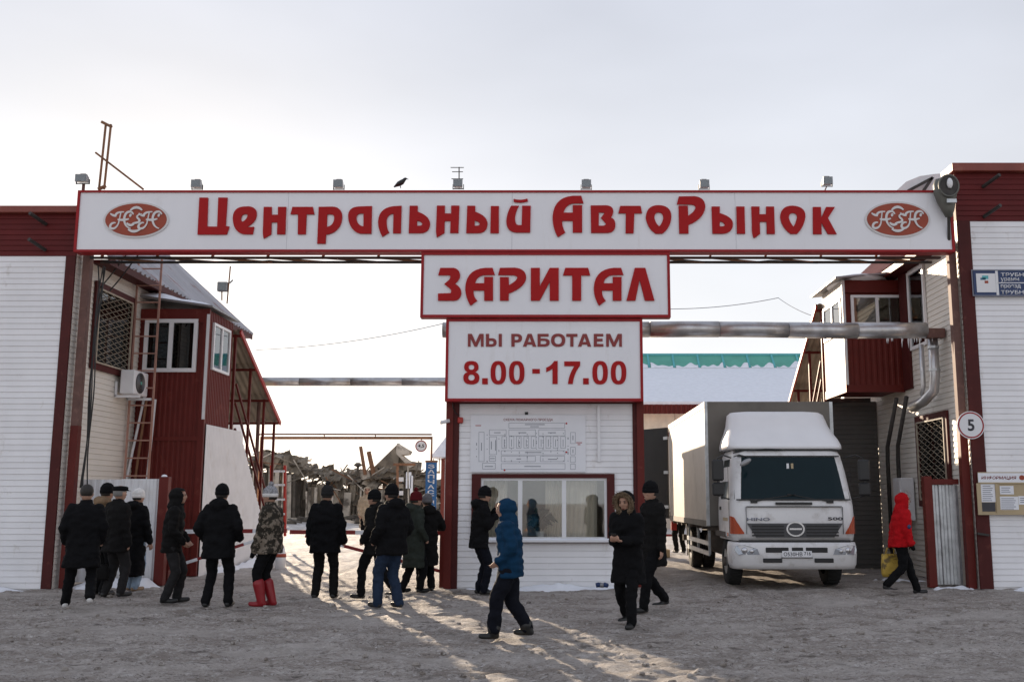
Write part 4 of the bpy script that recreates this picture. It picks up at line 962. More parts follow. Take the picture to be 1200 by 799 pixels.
for f_, l_ in ((.98, .17), (.78, .14), (.45, .15)):
    z = b.z + (t.z - b.z) * f_; MB().bar((b.x - l_, 18.6, z), (b.x + l_*.5, 18.6, z), .012, .012).build('element', M['dark_steel'], an)
bird = empty('crow', tuple(A(469.5, 220.5, 18.45)), 'dark crow perched on top of the gate sign', 'bird')
b = A(469.5, 220.5, 18.45)
bb = MB()
P_ = lambda x, z: Vector((b.x + x, 18.45, b.z + z))
bb.tube([P_(-.13,.02), P_(-.09,.045), P_(-.04,.08), P_(.02,.115), P_(.06,.155), P_(.075,.175), P_(.10,.185), P_(.12,.18)], [.012,.025,.048,.05,.033,.030,.022,.004], 10)
bb.build('body', M['black'], bird, True)
MB().tube([P_(.105,.182), P_(.15,.172)], [.012,.002], 6).build('beak', M['black'], bird)
for s_ in (-1, 1): MB().tube([P_(-.01,.08) + Vector((0,.02*s_,0)), P_(0,.0) + Vector((0,.02*s_,0))], .006, 5).build('leg', M['black'], bird)
wg = MB(); wg.ell(P_(-.035,.085), (.09,.054,.035), 10, 6, Matrix.Rotation(R(-32), 3, 'Y')); wg.build('wing', M['black_plastic'], bird, True)
# rusty mast at the left end
ms = empty('rusty_mast', tuple(A(120, 222, 18.9)), 'rusty double pole mast with a sloping strut rising over the left end of the gate', 'mast')
for (p0, p1) in (((116,222),(124,146)), ((122,222),(130,146))): MB().tube([A(*p0, 18.9), A(*p1, 18.9)], .022, 6).build('pole', M['rusty'], ms)
MB().bar(A(115,222,18.9), A(124,218,18.9), .05, .05).build('foot', M['rusty'], ms)
MB().bar(A(119,143,18.9), A(131,149,18.9), .04, .05).build('cross_piece', M['rusty'], ms)
MB().tube([A(112,179,18.8), A(168,222,18.8)], .022, 6).build('strut', M['rusty'], ms)
fl = empty('roof_floodlight', tuple(A(262, 352, 27)), 'floodlight and thin mast standing on the left roof edge', 'floodlight')
a_, b_ = A(254, 341, 27), A(266, 330, 27)
MB().box(a_.x, b_.x, 27, 27.15, a_.z, b_.z).build('housing', M['grey_metal'], fl, bevel=.01)
MB().box(a_.x + .03, b_.x - .03, 26.99, 27.0, a_.z + .03, b_.z - .03).build('lens', M['pane'], fl)
MB().tube([A(266, 356, 27.1), A(270, 312, 27.1)], .02, 6).bar(A(260, 341, 27.08), A(260, 352, 27.08), .03, .03).build('mast', M['rusty'], fl)
MB().bar(A(269, 332, 27.1), A(273, 328, 27.1), .02, .04).build('bracket', M['grey_metal'], fl)

# street lamp head seen from below at the right end of the sign
sl_ = empty('street_lamp', tuple(A(1117, 250, 17.9)), 'grey cobra head street lamp hanging tilted at the right end of the gate sign', 'street lamp')
LY = 17.9
prof = [(1115,203,2),(1113.5,206,12.5),(1113.5,212,14),(1114,222,13.6),(1115,232,11),(1117,242,7.5),(1118,250,4)]
rings = []
for (x, y, hw) in prof:
    c_ = A(x, y, LY); k_ = A(x + 1, y, LY).x - c_.x; rings.append([Vector((c_.x + hw*k_*math.cos(2*math.pi*i/20), LY + .25 + .16 * (hw/14) * math.sin(2*math.pi*i/20), c_.z + .0)) for i in range(20)])
mb = MB(); mb.loft(rings); mb.build('housing', M['lamp_grey'], sl_, True)
c_ = A(1114, 216, LY); k_ = A(1115, 216, LY).x - c_.x
rim = MB(); n = 28
ov = lambda s_, i: (c_.x + s_*11.5*k_*math.cos(2*math.pi*i/n), c_.z + s_*13*k_*math.sin(2*math.pi*i/n))
rim.tube([(ov(1,i)[0], LY + .085, ov(1,i)[1]) for i in range(n+1)], .018, 6, False); rim.build('rim', M['lamp_grey'], sl_, True)
MB().disc((c_.x, LY + .115, c_.z), (1,0,0), (0,0,1), 11*k_, (0,-.03,0), 28, 12.5*k_).build('reflector', M['dark_steel'], sl_)
bl = MB(); bl.ell((c_.x + .01, LY + .06, c_.z + .04), (.055,.05,.10), 12, 8); bl.build('bulb', M['pvc'], sl_, True)
q = A(1117, 235, LY); MB().box(q.x - .09, q.x + .09, LY + .06, LY + .09, q.z - .02, q.z + .05).build('clip', M['galv'], sl_)
q = A(1118, 249, LY); MB().tube([(q.x, LY + .25, q.z + .04), (q.x + .04, LY + .4, q.z - .4), (q.x + .05, LY + .72, q.z - .5)], .03, 8).build('arm', M['dark_steel'], sl_)

# street name plate and information board on the right facade
def plate(name, p0, p1, Y, m, label, cat):
    a, b = A(*p0, Y), A(*p1, Y); s = empty(name, ((a.x+b.x)/2, Y, b.z), label, cat); MB().box(a.x, b.x, Y, Y + .03, b.z, a.z).build('plate', M[m], s); return s, a, b
st, a, b = plate('street_name_plate', (1140, 316), (1222, 347), WY - .05, 'blue_sign', 'dark blue street name plate with white lettering on the right facade', 'street sign')
YP = WY - .052
def pbox(par, name, x0, y0, x1, y1, m, Y, d=.003):
    a, b = A(x0, y1, Y), A(x1, y0, Y); return MB().box(a.x, b.x, Y - d, Y, a.z, b.z).build(name, M[m], par)
e_ = MB(); a0, b0 = A(1140,347,YP), A(1222,316,YP)
for q in ((a0.x, b0.x, b0.z - .02, b0.z), (a0.x, b0.x, a0.z, a0.z + .02), (a0.x, a0.x + .02, a0.z + .02, b0.z - .02)): e_.box(q[0], q[1], YP - .006, YP, q[2], q[3])
e_.build('border', M['ink_grey'], st)
pbox(st, 'emblem_panel', 1145, 320.5, 1166, 342.5, 'white_print', YP)
for (x0,y0,x1,y1,m) in ((1151,323,1158,327,'cyan_print'),(1149,325.5,1155,328,'sky_print'),(1154,329,1158,332,'emblem_red')): pbox(st, 'emblem_mark', x0, y0, x1, y1, m, YP - .0035)
pbox(st, 'divider', 1169, 331, 1220, 332, 'white_print', YP); pbox(st, 'divider', 1168, 317.5, 1169, 346, 'white_print', YP)
for (body, x0, x1, y0, y1) in (('ТРУБНЫЙ', 1173, 1213, 318.5, 324), ('урамы', 1173, 1194, 325.5, 330.5), ('проезд', 1173, 1196, 333.5, 338.5), ('ТРУБНЫЙ', 1173, 1213, 339, 344.5)): tpx('lettering', body, M['white_print'], st, x0, y0, x1, y1, YP, .012, .002)
ib, a, b = plate('information_board', (1146, 553), (1236, 603), WY - .06, 'tan_board', 'tan information board with pinned papers on the right facade', 'notice board')
YI = WY - .062
pbox(ib, 'heading_strip', 1146.5, 554, 1235, 565, 'paper', YI)
tpx('heading', 'ИНФОРМАЦИЯ', M['text_red'], ib, 1150, 557.5, 1191, 562, YI - .0035, .015, .002, .2)
q = A(1197.5, 559.5, YI); MB().disc(q + Vector((0,-.004,0)), (1,0,0), (0,0,1), .052, (0,-.003,0), 20, .045).build('small_emblem', M['emblem_red'], ib)
for (x0,y0,x1,y1) in ((1150,567,1165.5,588),(1150.5,588.5,1166,599),(1172,569,1187.5,579),(1172,581.5,1193,597),(1194,581,1207,591),(1209,568,1226,584)):
    pg = pbox(ib, 'paper', x0, y0, x1, y1, 'paper' if y0 != 588.5 else 'ink_dark', YI)
    if y0 == 588.5: continue
    y = y0 + 2
    while y < y1 - 1.5:
        pbox(pg, 'print_line', x0 + 1.5, y, x1 - random.uniform(1.5, 5), y + .8, 'ink_grey', YI - .0032, .0006); y += 2.4
fr_ = MB()
for (x0,x1,y0,y1) in ((1146,1236,601,603),(1146,1148.5,566,601),(1168,1170,566,601),(1146,1236,565,566.5)):
    a_, b_ = A(x0, y1, YI), A(x1, y0, YI); fr_.box(a_.x, b_.x, YI - .02, YI, a_.z, b_.z)
fr_.build('board_frame', M['tan_board'], ib)
q = A(1152, 626, WY); o = MB().bar((q.x - .12, WY - .04, q.z + .02), (q.x + .08, WY - .06, q.z - .01), .06, .04).build('door_latch', M['dark_steel']); tag(o, 'dark iron latch on the right facade below the information board', 'latch')

# ------------------------------------------------------------------ swing barrier: two leaves
def barrier(x0, x1, Y, hinge, label):
    t = empty('swing_barrier', ((x0+x1)/2, Y, 0), label, 'barrier', 'leaves of the red and white barrier')
    def striped(p0, p1, n, w_):
        p0, p1 = Vector(p0), Vector(p1)
        for k in range(n): MB().bar(p0.lerp(p1, k/n), p0.lerp(p1, (k+1)/n), w_, w_).build('stripe_white' if k % 2 else 'stripe_red', M['barrier_white' if k % 2 else 'barrier_red'], t)
    xh, xe = (x0, x1) if hinge < 0 else (x1, x0)
    striped((xh, Y, .98), (xe, Y, 1.0), 7, .075); striped((xh, Y, .28), (xh + (xe - xh)*.9, Y, .93), 7, .055)
    MB().box(xh - .05, xh + .05, Y - .05, Y + .05, 0, 1.1).build('hinge_post', M['red_metal'], t)
    return t
barrier(A(197, 640, 19.7).x, A(336, 625, 19.7).x, 19.7, -1, 'left leaf of the red and white striped swing barrier')
barrier(A(340, 625, 18.95).x, KX0 - .06, 18.95, 1, 'right leaf of the red and white striped barrier hinged at the kiosk')

# ------------------------------------------------------------------ yard behind: red stand, booth, blue sign, far hall, burnt hall
rs = empty('red_steel_stand', tuple(A(326, 625, 30)), 'red steel stand with pale rungs at the foot of the left stairs', 'stand')
for q in (318, 334): MB().bar(A(q, 628, 30), A(q, 545, 30), .07, .07).build('upright', M['bright_red'], rs)
for y in (552, 568, 585, 602): MB().bar(A(318, y, 29.97), A(334, y, 29.97), .05, .06).build('rung', M['barrier_white'], rs)
ck = empty('traffic_barrel', tuple(A(331, 615, 28)), 'small orange and white roadside marker beside the red stand', 'marker')
b = A(331, 606, 26); 
MB().loft([rrect(.20,.20,.09,b.z-.42,b.x,26), rrect(.26,.26,.12,b.z,b.x,26), rrect(.16,.16,.07,b.z+.22,b.x,26), rrect(.05,.05,.02,b.z+.27,b.x,26)]).build('marker_body', M['barrier_white'], ck, True)
MB().loft([rrect(.265,.265,.12,b.z-.02,b.x,26), rrect(.25,.25,.115,b.z+.06,b.x,26)]).build('marker_band', M['emblem_red'], ck, True)
ck.location = (b.x, 26, gbase(b.x, 26))

bo = empty('guard_booth', tuple(A(530, 615, 34)), 'small white guard booth with snowy pyramid roof beyond the kiosk', 'booth')
x0, x1 = A(517, 600, 34).x, A(560, 600, 34).x; g0 = gbase(0, 34)
MB().box(x0, x1, 34, 36, g0, 2.95).build('wall', M['white_siding'], bo)
for k in range(8): MB().box(x0 + .1, x1, 33.97, 34.0, g0 + .1 + k*.32, g0 + .4 + k*.32).build('wall_panel', M['white_paint'], bo)
MB().box(x0 - .02, x0 + .10, 33.94, 34.05, g0, 2.95).build('corner_post', M['cap_red'], bo)
cx_, cz_ = (x0 + x1)/2, 4.6
v = [(x0 - .35, 33.6, 2.98), (x1 + .35, 33.6, 2.98), (x1 + .35, 36.4, 2.98), (x0 - .35, 36.4, 2.98), (x0 + .35, 34.6, 4.1), (x1 - .3, 34.6, 4.1), (x1 - .3, 35.4, 4.1), (x0 + .35, 35.4, 4.1)]
MB().add(v, [(0,3,2,1),(4,5,6,7),(0,1,5,4),(1,2,6,5),(2,3,7,6),(3,0,4,7)]).build('roof', M['snow'], bo)
MB().box(x0 + .4, x0 + .55, 34.9, 35.1, 4.1, 4.6).build('chimney', M['galv'], bo)
ln = MB(); ln.box(x0 - .28, x0 - .06, 33.85, 34.05, 2.45, 2.52).box(x0 - .28, x0 - .25, 33.85, 33.88, 2.5, 2.95).box(x0 - .09, x0 - .06, 33.85, 33.88, 2.5, 2.95); ln.build('lantern_bracket', M['tan_board'], bo)
bs = empty('blue_banner_sign', tuple(A(505, 600, 32.5)), 'tall narrow blue sign with vertical white lettering on a pole', 'sign')
a_, b_ = A(498, 597, 32.5), A(512, 541.5, 32.5)
MB().box(a_.x, b_.x, 32.5, 32.56, a_.z, b_.z).build('sign_panel', M['blue_bright'], bs)
MB().box(a_.x - .02, b_.x + .02, 32.49, 32.57, b_.z, b_.z + .06).build('top_cap', M['rusty'], bs)
for q in (a_.x + .04, b_.x - .04): MB().tube([(q, 32.6, gbase(0, 32.6)), (q, 32.6, b_.z)], .025, 6).build('pole', M['rusty'], bs)
H_ = b_.z - a_.z; hgt = H_ / 9.2
for i, ch in enumerate('ЗАПЧАСТИ'):
    zc = b_.z - .05 - hgt * (i + .5); text('letter', ch, M['white_print'], bs, a_.x + .07, b_.x - .07, zc - hgt*.36, zc + hgt*.40, 32.498, .02, .004)
text('letter', 'ГАЗ', M['white_print'], bs, a_.x + .05, b_.x - .04, a_.z + .03, a_.z + .03 + hgt*.6, 32.498, .015, .004)

# long hall with snowy roof at the right back
hl = empty('snowy_roof_hall', (10, 46, .3), 'long low hall with snow covered roof and green ridge lights behind the truck', 'building')
hx0, hx1 = 1.0, 22
MB().box(hx0, hx1, 46, 58, 0, 5.5).build('wall', M['beige_wall'], hl)
for k in range(14): MB().box(hx0 + k*1.5 + .01, hx0 + k*1.5 + 1.48, 45.95, 46, .3, 4.4).build('wall_panel', M['beige_wall'], hl)
for k in range(14): MB().box(hx0 + k*1.5 + .01, hx0 + k*1.5 + 1.48, 45.93, 46, 4.62, 5.5).build('upper_panel', M['curtain'], hl)
MB().box(hx0, hx1, 45.88, 45.98, 4.42, 4.6).build('red_band', M['red_metal'], hl)
e0 = A(800, 474, 45.2).z; rz = A(800, 434, 52).z; pz = A(800, 415, 52.6).z
rfm = MB(); rfm.add([(hx0 - .3, 45.2, e0), (hx1, 45.2, e0), (hx1, 52, rz), (hx0 - .3, 52, rz), (hx0 - .3, 45.2, e0 + .14), (hx1, 45.2, e0 + .14), (hx1, 52, rz + .14), (hx0 - .3, 52, rz + .14)], [(0,3,2,1),(4,5,6,7),(0,1,5,4),(1,2,6,5),(2,3,7,6),(3,0,4,7)])
rfm.build('snow_roof', M['snow'], hl)
MB().corr((hx0 - .3, 45.12, e0 - .42), (1,0,0), (0,0,1), (0,-1,0), hx1 - hx0, lambda q: 0, lambda q: .42, pitch=.22, dep=.06).build('eave_sheet', M['red_metal'], hl)
MB().box(hx0, hx1, 52.02, 54, rz - .3, rz + .12).build('ridge_curb', M['ash_column'], hl)
npn = 16
for k in range(npn):
    x = hx0 + (hx1 - hx0) * k / npn; w_ = (hx1 - hx0) / npn
    MB().add([(x + .05, 52.1, rz + .18), (x + w_ - .05, 52.1, rz + .18), (x + w_ - .05, 52.9, pz), (x + .05, 52.9, pz), (x + .05, 52.15, rz + .16), (x + w_ - .05, 52.15, rz + .16), (x + w_ - .05, 52.95, pz - .02), (x + .05, 52.95, pz - .02)], [(0,1,2,3),(7,6,5,4),(0,4,5,1),(1,5,6,2),(2,6,7,3),(3,7,4,0)]).build('ridge_panel', M['green_poly'], hl)
    MB().bar((x, 52.05, rz + .15), (x, 52.88, pz + .02), .10, .06).build('ridge_rib', M['cyan_print'], hl)
MB().box(hx0, hx1, 52.85, 53.0, pz - .02, pz + .08).build('ridge_cap', M['cyan_print'], hl)
for k in range(npn):     # ragged drift lying against each ridge panel
    x = hx0 + (hx1 - hx0) * k / npn + .08; w_ = (hx1 - hx0) / npn - .16; sn = MB(); n_s = 14; sd = random.random() * 40; slope = random.choice([-1, 1]) * random.uniform(.2, .6)
    for i in range(n_s + 1):
        t_ = i / n_s; h_ = max(.02, (.18 + slope * (t_ - .5) * .7 + .35 * noise.noise(Vector((t_ * 3 + sd, 0, 0)))) * (pz - rz) * .8)
        sn.v += [(x + w_ * t_, 51.9, rz + .12), (x + w_ * t_, 52.02 + .5 * h_, rz + .16 + h_), (x + w_ * t_, 52.2 + .8 * h_, rz + .14 + h_ * .9)]
    for i in range(n_s):
        for q in range(2): sn.f.append((3*i+q, 3*i+3+q, 3*i+4+q, 3*i+1+q))
    sn.build('ridge_snow', M['snow'], hl, True)
q0, q1 = A(753, 600, 45.9), A(760, 580, 45.9); MB().box(q0.x - .6, q1.x, 45.85, 45.94, q0.z, q1.z).build('blue_panel', M['blue_bright'], hl)

# burnt out market hall
random.seed(21)
BYr = 60.0; G0 = .3
bh = empty('burnt_market_hall', (-12, BYr, G0), 'burnt out market hall with collapsed twisted roof sheets beyond the barrier', 'ruin')
prof_top = [(285,548),(300,535),(318,527),(335,533),(350,540),(362,548),(376,548),(390,553),(400,558),(412,550),(420,553),(430,556),(445,550),(455,553),(470,545),(485,545),(498,560),(510,566),(530,575)]
def topy(px):
    for (a, b), (c, d) in zip(prof_top, prof_top[1:]):
        if a <= px <= c: return b + (d - b) * (px - a) / (c - a)
    return 560
# charred core behind
for k in range(24):
    pxa = 285 + 245 * k / 24; pxb = 285 + 245 * (k + 1) / 24; yt = topy((pxa + pxb)/2) + random.uniform(14, 26)
    a_, b_ = A(pxa, yt, BYr + 2.5), A(pxb, yt, BYr + 2.5)
    MB().add([(a_.x, BYr + 2.5, G0 - .3), (b_.x, BYr + 2.5, G0 - .3), (b_.x, BYr + 2.5, b_.z + random.uniform(-.2,.3)), (a_.x, BYr + 2.5, a_.z + random.uniform(-.2,.3)), (a_.x, BYr + 4, G0 - .3), (b_.x, BYr + 4, G0 - .3), (b_.x, BYr + 4, b_.z), (a_.x, BYr + 4, a_.z)], [(0,1,2,3),(7,6,5,4),(0,4,5,1),(1,5,6,2),(2,6,7,3),(3,7,4,0)]).build('charred_wall', M['char'], bh)
# columns and partition stubs
for k in range(70):
    px = 300 + 215 * k / 70 + random.uniform(-2, 2); yt = topy(px) + random.uniform(12, 30); Yk = BYr + random.uniform(-1.6, .8)
    a_ = A(px, yt, Yk); wv = random.choice([.07, .09, .12, .15, .22, .4]); tilt = random.uniform(-.12, .12)
    MB().bar((a_.x, Yk, G0 - .2), (a_.x + tilt, Yk, max(G0 + .8, a_.z)), wv, random.choice([.12, .2])).build('column', M['ash_column'] if random.random() < .62 else M['char'], bh)
# twisted roof sheets: small buckled grids
def buckled(px, py, Yk, wm, hm, roll, pitch_, amp, m):
    c_ = A(px, py, Yk); n1, n2 = 9, 5; mb = MB(); rot = Matrix.Rotation(roll, 3, 'Y') @ Matrix.Rotation(pitch_, 3, 'X'); sd = random.random() * 50
    for side in (0, 1):
        for j in range(n2):
            for i in range(n1):
                u, v = (i/(n1-1) - .5) * wm, (j/(n2-1) - .5) * hm
                w_ = amp * noise.noise(Vector((u * 1.1 + sd, v * 1.1, sd))) * 2 + .05 * math.sin(u * 16) - .02 * side
                mb.v.append(tuple(c_ + rot @ Vector((u, v, w_))))
    o2 = n1 * n2
    for j in range(n2 - 1):
        for i in range(n1 - 1):
            q = (j*n1+i, j*n1+i+1, (j+1)*n1+i+1, (j+1)*n1+i); mb.f.append(q); mb.f.append(tuple(o2 + t for t in reversed(q)))
    return mb.build('roof_sheet', m, bh, fix=False)
for k in range(200):
    px = 290 + 228 * k / 200 + random.uniform(-3, 3); y = topy(px) + abs(random.gauss(0, 7)) + 1
    buckled(px, y, BYr + random.uniform(-1.4, 1.8), random.uniform(.4, 1.15), random.uniform(.2, .75), random.uniform(-.5, .5), random.uniform(.1, 1.4), random.uniform(.12, .4), M['burnt_sheet'])
for k in range(30):     # hanging strips
    px = 296 + 220 * random.random(); y = topy(px) + random.uniform(15, 34)
    buckled(px, y, BYr - random.uniform(.2, 1.2), random.uniform(.15, .45), random.uniform(.6, 1.5), random.uniform(-.4, .4), random.uniform(1.2, 1.7), .15, M['burnt_sheet'])
for k in range(75):     # burnt rafters, poles and purlins sticking out of the wreck
    px = 295 + 222 * random.random(); y = topy(px) + random.uniform(-2, 26); c_ = A(px, y, BYr + random.uniform(-2, .5)); d = Vector((random.gauss(0, 1), random.gauss(0, .5), random.gauss(0, .55))).normalized() * random.uniform(.3, 1.3)
    MB().bar(c_ - d, c_ + d, random.choice([.04, .06, .09]), .05).build('rafter', M[random.choice(['char', 'rusty', 'ash_column', 'burnt_sheet'])], bh)
# standing gable at the right with its tilted roof
def slab(pts, Yk, th, name, m):
    v = [A(p[0], p[1], Yk) for p in pts]; n = len(v); mb = MB()
    mb.add([*v, *[q + Vector((0, th, 0)) for q in v]], [tuple(range(n)), tuple(range(2*n-1, n-1, -1))] + [(i, i+n, (i+1) % n + n, (i+1) % n) for i in range(n)]); return mb.build(name, m, bh)
slab([(432,553),(467,519),(468,527),(466,556),(440,562)], BYr - 1.0, .5, 'gable_wall', M['burnt_sheet'])
slab([(465,519),(480,528),(478,532),(470,533),(486,545),(480,548),(464,531)], BYr - 1.6, 1.2, 'gable_roof_sheet', M['ash_column'])
slab([(466,533),(478,545),(482,600),(468,602)], BYr - .8, .4, 'gable_wall', M['burnt_sheet'])
slab([(419,552),(422,549),(432,551),(434,560),(424,562)], BYr - 1.2, .3, 'wall_stub', M['ash_column'])
for (p0, p1, r_) in (((428,556),(422.5,523),.10), ((438,556),(432,529),.13)):
    MB().tube([A(*p0, BYr - 1.3), A(*p1, BYr - 1.3)], r_, 8).build('leaning_flue', M['rusty'], bh)
q = A(419.5, 545, BYr - 1.3); MB().loft([rrect(.12,.12,.05,q.z-.5,q.x,BYr-1.3), rrect(.14,.14,.06,q.z-.1,q.x,BYr-1.3), rrect(.5,.5,.2,q.z,q.x,BYr-1.3), rrect(.2,.2,.08,q.z+.15,q.x,BYr-1.3)]).build('vent_cap', M['char'], bh)
o_ = empty('scaffold_mast', tuple(A(471, 608, 50)), 'brown steel frame with hanging tatters in front of the burnt gable', 'frame')
MB().bar(A(466, 545, 50), A(466, 612, 50), .12, .12).build('upright', M['rusty'], o_); MB().bar(A(461, 544, 50), A(487, 544, 50), .12, .12).build('cross_bar', M['rusty'], o_)
for k in range(6): MB().box(A(467, 550, 50).x, A(473, 550, 50).x, 49.95, 50.05, A(467, 556 + 8*k, 50).z, A(467, 551 + 8*k, 50).z).build('sign_tile', M['emblem_cream'] if k % 2 else M['burnt_sheet'], o_)
for (x0, y0, x1, y1) in ((476,553,482,572),(481,557,484,580)): MB().box(A(x0, y0, 50).x, A(x1, y0, 50).x, 49.98, 50.02, A(x0, y1, 50).z, A(x0, y0, 50).z).build('tatter', M['paper'], o_)
MB().bar(A(478, 545, 50), A(479, 612, 50), .06, .06).build('upright', M['ash_column'], o_)
# debris at its foot
for k in range(60):
    x = random.uniform(-19, -6); y = random.uniform(50, 58.5); s_ = random.uniform(.2, .7)
    d = Vector((random.uniform(-1,1), random.uniform(-1,1), random.uniform(-.2,.35))).normalized() * s_
    c_ = Vector((x, y, G0 + random.uniform(0, .3))); MB().bar(c_ - d, c_ + d, random.uniform(.05,.35), random.uniform(.04,.2)).build('debris', M['char'] if random.random() < .7 else M['ash_column'], bh)
# dark burnt rubble line that continues behind the blue sign
MBx = MB(); n = 30
for j in range(n + 1):
    for i in range(12):
        x = -10 + 9 * j / n; y = 56 + i * .8
        MBx.v.append((x, y, G0 - .2 + (1.9 * math.sin(math.pi * i / 11) * (.6 + .5 * noise.noise(Vector((x * .7, y * .7, 0)))) + .35 * noise.noise(Vector((x*2.5, y*2.5, 3)))) * smooth(-1, -4, x)))
for j in range(n):
    for i in range(11): MBx.f.append((j*12+i, (j+1)*12+i, (j+1)*12+i+1, j*12+i+1))
o = MBx.build('rubble_heap', M['char'], None); tag(o, 'heap of charred rubble beside the burnt hall', 'rubble', kind='stuff')

# overhead wires
def wire(p0, p1, sag, lab):
    p0, p1 = Vector(p0), Vector(p1); pts = [p0.lerp(p1, k/24) - Vector((0,0,sag * 4 * (k/24) * (1 - k/24))) for k in range(25)]
    o = MB().tube(pts, .011, 4).build('overhead_wire', M['ink_grey']); tag(o, lab, 'wire', 'overhead wires')
wire(A(300, 410, 30), A(524, 378, 30), .15, 'thin overhead wire left of the opening hours sign')
wire(A(780, 362, 32), A(912, 349, 32), .1, 'thin overhead wire right of the name sign')
wire(A(912, 349, 32), A(962, 373, 26), .08, 'thin overhead wire running down to the hanging box')
q = [A(115, 340, 19.5), A(128, 325, 19.6), A(150, 296, 19.7)]
o = MB().tube(q, .014, 5).tube([p + Vector((.18, .1, 0)) for p in q], .014, 5).build('wall_cables', M['black']); tag(o, 'pair of black cables sloping up in front of the barred window', 'cable')

# small things on the ground
q = A(705, 676, 18.45); cn = empty('crushed_can', (q.x, 18.3, gz(q.x, 18.3)), 'crushed dark blue can lying in the snow by the kiosk', 'can')
MB().tube([(q.x - .11, 18.3, .09), (q.x - .06, 18.3, .10), (q.x, 18.32, .085), (q.x + .05, 18.3, .10), (q.x + .1, 18.32, .085)], [.04,.045,.035,.045,.04], 10).build('can_body', M['blue_sign'], cn, True)
MB().tube([(q.x - .04, 18.299, .10), (q.x + .02, 18.309, .09)], [.046,.044], 10).build('can_band', M['grey_metal'], cn, True)
for (px, py, w_, lab, m) in ((776, 655, .32, 'tan wooden block lying in the sun behind the truck door', 'tan_board'),):
    q = A(px, py, 27.5); z = gz(q.x, 27.5)
    o = MB().box(q.x - w_, q.x + w_*.6, 27.3, 27.8, z, z + .2).box(q.x - w_*.8, q.x - w_*.1, 27.35, 27.75, z + .201, z + .38).build('wooden_block', M[m], bevel=.01); tag(o, lab, 'block')
a_, b_ = A(772, 627, 29), A(800, 627, 29); tpz = empty('warning_tape', ((a_.x+b_.x)/2, 29, a_.z), 'red and white warning tape strung behind the open truck door', 'tape')
for k in range(8): MB().box(a_.x - 1 + k*.3, a_.x - 1 + k*.3 + .3, 29, 29.004, a_.z - .03, a_.z + .03).build('tape_piece', M['barrier_white' if k % 2 else 'barrier_red'], tpz)
for x_ in (a_.x - 1, a_.x + 1.4): MB().tube([(x_, 29.01, .1), (x_, 29.01, a_.z + .08)], .02, 6).build('tape_post', M['dark_steel'], tpz)

# loose lumps of ice and dirt lying about in front
random.seed(77); lm = MB()
for k in range(900):
    y = random.uniform(8.5, 18.4); x = random.uniform(-.62, .5) * y; r = .008 + .035 * random.random() ** 4; z = gz(x, y)
    b0_ = len(lm.v); lm.ell((x, y, z + r * .3), (r * random.uniform(.8,1.6), r * random.uniform(.8,1.3), r * .8), 6, 4)
    for q in range(b0_, len(lm.v)):
        v_ = lm.v[q]; lm.v[q] = (v_[0] + random.uniform(-.25,.25)*r, v_[1] + random.uniform(-.25,.25)*r, v_[2] + random.uniform(-.2,.2)*r)
o = lm.build('ice_lumps', gm, None, fix=False); tag(o, 'small loose lumps of ice and dirt scattered over the trodden snow', 'ice', kind='stuff')
# ------------------------------------------------------------------ truck
mat('truck_white', (.74,.73,.73), .35, var=.08, scale=2, col2=(.36,.32,.28), c2scale=3.6, c2lo=.52, c2hi=.86)
mat('fairing_white', (.86,.86,.88), .38, var=.04, scale=2)
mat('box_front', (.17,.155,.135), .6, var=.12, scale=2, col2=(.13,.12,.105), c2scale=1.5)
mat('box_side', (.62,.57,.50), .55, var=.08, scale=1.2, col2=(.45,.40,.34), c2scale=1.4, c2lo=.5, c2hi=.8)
mat('tyre', (.02,.02,.02), .85, var=.2, scale=10)
mat('grille_grey', (.07,.07,.075), .5, var=.1)
mat('chrome', (.6,.6,.62), .25, .9, var=.1)
mat('orange_lens', (.42,.06,.015), .25, var=.1)
mat('lamp_glass', (.45,.48,.52), .12, .5, var=.2, scale=14)
mat('mud', (.12,.10,.085), .85, var=.3, scale=5)
TX, FY = 4.33, 18.42
tk = empty('cargo_truck', (TX, 22.5, 0), 'white cab over cargo truck with grey box body parked in the right passage', 'truck')
def ring(w, f, b, r, z, n=5): return rrect(2*w, b - f, r, z, TX, FY + (f + b)/2, n)
cabR = [(1.10,.06,1.72,.16,.86),(1.12,.015,1.74,.20,1.0),(1.125,.0,1.75,.22,1.25),(1.12,.03,1.75,.22,1.50),(1.115,.055,1.75,.22,1.58),(1.06,.25,1.75,.20,2.12),(1.02,.37,1.74,.20,2.40),(.99,.44,1.72,.20,2.48),(.93,.56,1.66,.22,2.54)]
cab = MB().loft([ring(*q) for q in cabR]).build('cab', M['truck_white'], tk, True)
def fz(z):
    for a, b in zip(cabR, cabR[1:]):
        if a[4] <= z <= b[4]:
            t = (z - a[4]) / (b[4] - a[4]); return a[0] + (b[0]-a[0])*t, a[1] + (b[1]-a[1])*t
    return cabR[-1][0], cabR[-1][1]
